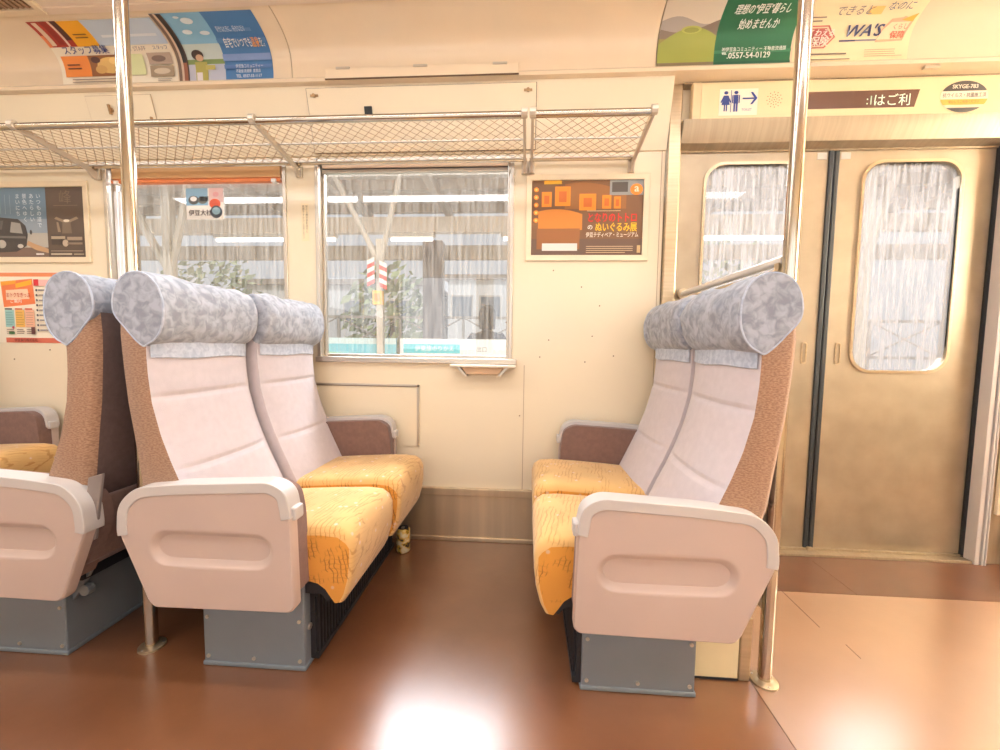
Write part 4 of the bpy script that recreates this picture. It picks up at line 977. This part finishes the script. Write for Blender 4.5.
# bench and seated figure, placed outside to stand for a reflection in the glass
bn = thing('platform_bench', 'grey bench on the platform behind the white board', 'bench', (-.47, 2.95, -.02), PI)
MB().box(-.6,.6,-.2,.16,.495,.53).build('seat', mat('bench_grey', srgb(150,150,146), .6), bn, bevel=.01)
MB().box(-.6,.6,.24,.27,.58,.86).build('backrest', mat('bench_grey', srgb(150,150,146), .6), bn, bevel=.01)
for x in (-.5,.5): MB().box(x-.025,x+.025,-.18,.2,0,.495).build('leg', DARK, bn)
MB().box(-.55,.55,.15,.262,.50,.60).build('back_support', DARK, bn)
def person(x, y):
    r = thing('person', 'dark-haired person in dark clothes seen from behind, standing in for a reflection in the window', 'person', (x, y, -.02))
    J = [((0,.02,.52),.13),((0,.04,.70),.13),((0,.03,.88),.135),((0,.02,.98),.075),((0,.0,1.045),.05),((0,-.015,1.12),.078),((0,-.02,1.20),.082)]
    E_ = [(0,1),(1,2),(2,3),(3,4),(4,5),(5,6)]
    def chain(root, pts):
        p = root
        for c_, r_ in pts: J.append((c_, r_)); E_.append((p, len(J)-1)); p = len(J)-1
        return p
    for sx in (-1, 1):
        h_ = chain(2, [((sx*.16,.03,.93),.065),((sx*.21,.02,.86),.055),((sx*.24,-.02,.68),.045),((sx*.20,-.20,.60),.036),((sx*.14,-.30,.595),.030),((sx*.125,-.36,.585),.024)])
        for k in range(4): chain(h_, [((sx*(.10+.017*k),-.39,.582),.010),((sx*(.10+.017*k),-.425-.004*(k in (1,2)),.572),.008)])
        chain(h_, [((sx*.095,-.365,.59),.010),((sx*.085,-.385,.585),.008)])
        chain(0, [((sx*.10,-.02,.52),.09),((sx*.12,-.25,.53),.078),((sx*.12,-.44,.52),.06),((sx*.12,-.45,.30),.05),((sx*.12,-.44,.07),.036),((sx*.12,-.56,.035),.03)])
    me = bpy.data.meshes.new('body'); me.from_pydata([j[0] for j in J], E_, [])
    o_ = bpy.data.objects.new('body', me); col.objects.link(o_); o_.parent = r
    sk = o_.modifiers.new('skin', 'SKIN'); sk.use_smooth_shade = True
    for d, j in zip(me.skin_vertices[0].data, J): d.radius = (j[1], j[1])
    me.skin_vertices[0].data[0].use_root = True
    ss = o_.modifiers.new('sub', 'SUBSURF'); ss.levels = 2; ss.render_levels = 2
    bpy.context.view_layer.update()
    m2 = bpy.data.meshes.new_from_object(o_.evaluated_get(bpy.context.evaluated_depsgraph_get()))
    o_.modifiers.clear(); o_.data = m2; m2.name = 'body'
    for v in m2.vertices:                      # nose and chin
        c_ = v.co
        if c_.z > 1.08 and c_.y < -.06: c_.y -= .022*math.exp(-((c_.x/.014)**2+((c_.z-1.155)/.02)**2))
    m2.materials.clear(); m2.materials.append(mat('dark_clothes', srgb(64, 56, 52), .8, var=.1)); m2.materials.append(mat('skin', srgb(176, 132, 106), .6, var=.03))
    for p in m2.polygons:
        c_ = p.center; p.material_index = 1 if (c_.z > 1.03 or (c_.y < -.31 and c_.z > .55 and abs(c_.x) < .17)) else 0; p.use_smooth = True
    m = MB(); rings = []
    for i in range(9):
        a = PI*.5*i/8*1.25; rr = [.106*math.sin(max(a,.05))]*2
        z = 1.19+.115*math.cos(a) if a < PI/2 else 1.19-.22*(a-PI/2)*2
        rings.append([(.5*0+rr[0]*.93*math.cos(2*PI*k/20), .005+rr[1]*math.sin(2*PI*k/20)*(1.0 if math.sin(2*PI*k/20) > 0 else (.98 if a < 1.15 else .55)), z) for k in range(20)])
    m.loft(rings); m.build('hair', mat('dark_hair', srgb(46, 38, 34), .6), r, smooth=60)
    for sx in (-1, 1): MB().tube([(sx*.03,-.104,1.18),(sx*.03,-.110,1.18)], .009, 10).build('eye', DARK, r)
    MB().box(-.022,.022,-.104,-.094,1.105,1.112).build('mouth', mat('lips', srgb(150, 90, 80), .6), r)
person(-.47, 2.88)
bpy.data.objects['person'].location.z = .125; bpy.data.objects['person'].rotation_euler.z = PI

# green beyond the tracks
def tree(x, y, h_, rad, label, seed, c):
    r = thing('tree', label, 'tree', (x, y, -1.0), 0, 'trees beyond the tracks')
    MB().tube([(0,0,0),(.05,0,h_*.4),(0,.05,h_*.75)], [.14,.10,.05], 8).build('trunk', mat('bark', srgb(110, 90, 70), .9), r, smooth=60)
    rnd = random.Random(seed); m = MB()
    for i in range(520):
        a, b_ = rnd.uniform(0, 2*PI), math.acos(rnd.uniform(-1, 1)); k = rad*rnd.uniform(.55, 1)
        p = Vector((k*math.sin(b_)*math.cos(a), k*math.sin(b_)*math.sin(a)*.7, h_*.72+k*1.15*math.cos(b_)))
        d = Vector((rnd.uniform(-1,1), rnd.uniform(-1,1), rnd.uniform(-1,1))).normalized(); e = d.orthogonal().normalized(); f_ = d.cross(e); q = rnd.uniform(.10, .2)
        m.add([p-e*q, p+f_*q*.5, p+e*q, p-f_*q*.5], [(0,1,2,3)], rnd.randint(0, 1))
    m.build('crown', [mat('leaf_%d' % seed, srgb(*c), .7, var=.2), mat('leaf_light_%d' % seed, srgb(*[min(255, int(q*1.2)) for q in c]), .7, var=.2)], r)
for i, (x, y, h_, rad, lb, c) in enumerate(((-3.4,8.2,3.6,1.2,'pale green leafy tree beyond the tracks at the left of the centre window',(150,156,110)),(.75,9.6,4.0,1.1,'grey-green leafy tree beyond the tracks at the right of the centre window',(140,148,104)),(2.2,8.4,3.4,1.0,'small pale tree beyond the tracks between the centre window and the doors',(160,160,122)),(4.8,8.6,4.2,1.8,'leafy tree beyond the tracks outside the doors',(144,150,108)),(-9.5,10,4.2,1.6,'leafy tree beyond the tracks outside the left window',(150,154,118)))):
    tree(x, y, h_, rad, lb, 11+i, c)
def building(x0, x1, y, h_, label, rows, cols, c):
    r = thing('building', label, 'building', ((x0+x1)/2, y, -1.0)); hw = (x1-x0)/2
    MB().box(-hw, hw, 0, 4, 0, h_).build('wall', mat('plaster_%d' % int(h_*10), srgb(*c), .8, var=.04), r)
    MB().box(-hw-.15, hw+.15, -.15, 4.15, h_, h_+.18).build('roof', PALE2, r)
    for i in range(cols):
        for j in range(rows):
            x = -hw+(i+.5)*2*hw/cols; z = h_*(j+.55)/rows
            f_ = MB().box(x-.42,x+.42,-.04,.02,z-.42,z+.42).build('window', STEELP, r); MB().box(x-.36,x+.36,-.05,-.03,z-.36,z+.36).build('pane', mat('far_pane', srgb(120,122,124), .2), f_)
building(-9.6, -3.4, 11.5, 3.9, 'white building with two rows of windows seen through the left window', 2, 4, (228,222,212))
building(-3.0, .2, 13.5, 4.4, 'pale building beyond the trees outside the centre window', 2, 3, (236,230,220))
# lattice fence beyond the platform
t = thing('lattice_fence', 'thin metal lattice fence beyond the platform', 'fence', (0, 4.45, -.02))
m = MB(); m.box(-8,8,-.02,.02,1.38,1.42); m.box(-8,8,-.02,.02,.85,.89)
m.build('rail', STEELP, t)
for i in range(17): MB().box(-8+i-.02,-8+i+.02,-.02,.02,0,1.42).build('post', STEELP, t)
m = MB()
for i in range(16): m.tube([(-8+i,0,.88),(-7+i,0,1.40)], .012, 4); m.tube([(-8+i,0,1.40),(-7+i,0,.88)], .012, 4)
m.build('lattice', STEELP, t)

# ------------------------------------------------------------------ light
def area(name, loc, rot, sx, sy, power, c):
    l = bpy.data.lights.new(name, 'AREA'); l.shape = 'RECTANGLE'; l.size = sx; l.size_y = sy; l.energy = power; l.color = c
    o_ = bpy.data.objects.new(name, l); col.objects.link(o_); o_.location = loc; o_.rotation_euler = rot
    return o_
warm = (1, .965, .915); day = (1, .98, .955)
for i, y in enumerate((-1.0, -1.8)): area('ceiling_tube_light', (-.75, y, 2.29), (0,0,0), 5.2, .16, 31, warm)
for x in (-2.15, -1.05, .05, 1.15, 2.25): area('window_daylight', (x, YB-.12, 1.32), (PI/2,0,0), .9, .85, 5.2, day)
area('seat_front_fill', (3.34, -.76, 1.66), (0, PI/2*.93, PI), 1.0, .70, 178, (1,.985,.97))  # fill lamp added inside the right end to brighten the left seat fronts
sun = bpy.data.lights.new('sun', 'SUN'); sun.energy = 1.6; sun.angle = .05; so = bpy.data.objects.new('sun', sun); col.objects.link(so)
so.rotation_euler = (math.radians(38), math.radians(18), 0)
# unseen lamp added outside the windows to put bright glare on the floor
area('floor_glare_fill', (.0, 1.15, 2.25), (math.radians(-42),0,0), 8, .5, 145, day).data.spread = math.radians(110)
area('canopy_fill', (-.5, 2.6, 2.0), (PI,0,0), 9, 2.0, 13, day)  # unseen lamp facing up, brightens the underside of the canopy
wd = bpy.data.worlds.new('world'); scn.world = wd; wd.use_nodes = True
bg = wd.node_tree.nodes['Background']; bg.inputs[0].default_value = (1, .975, .94, 1); bg.inputs[1].default_value = .55
scn.view_settings.view_transform = 'Standard'; scn.view_settings.look = 'None'; scn.view_settings.exposure = -0.03
scn.view_settings.use_white_balance = True; scn.view_settings.white_balance_temperature = 5950; scn.view_settings.white_balance_tint = 10
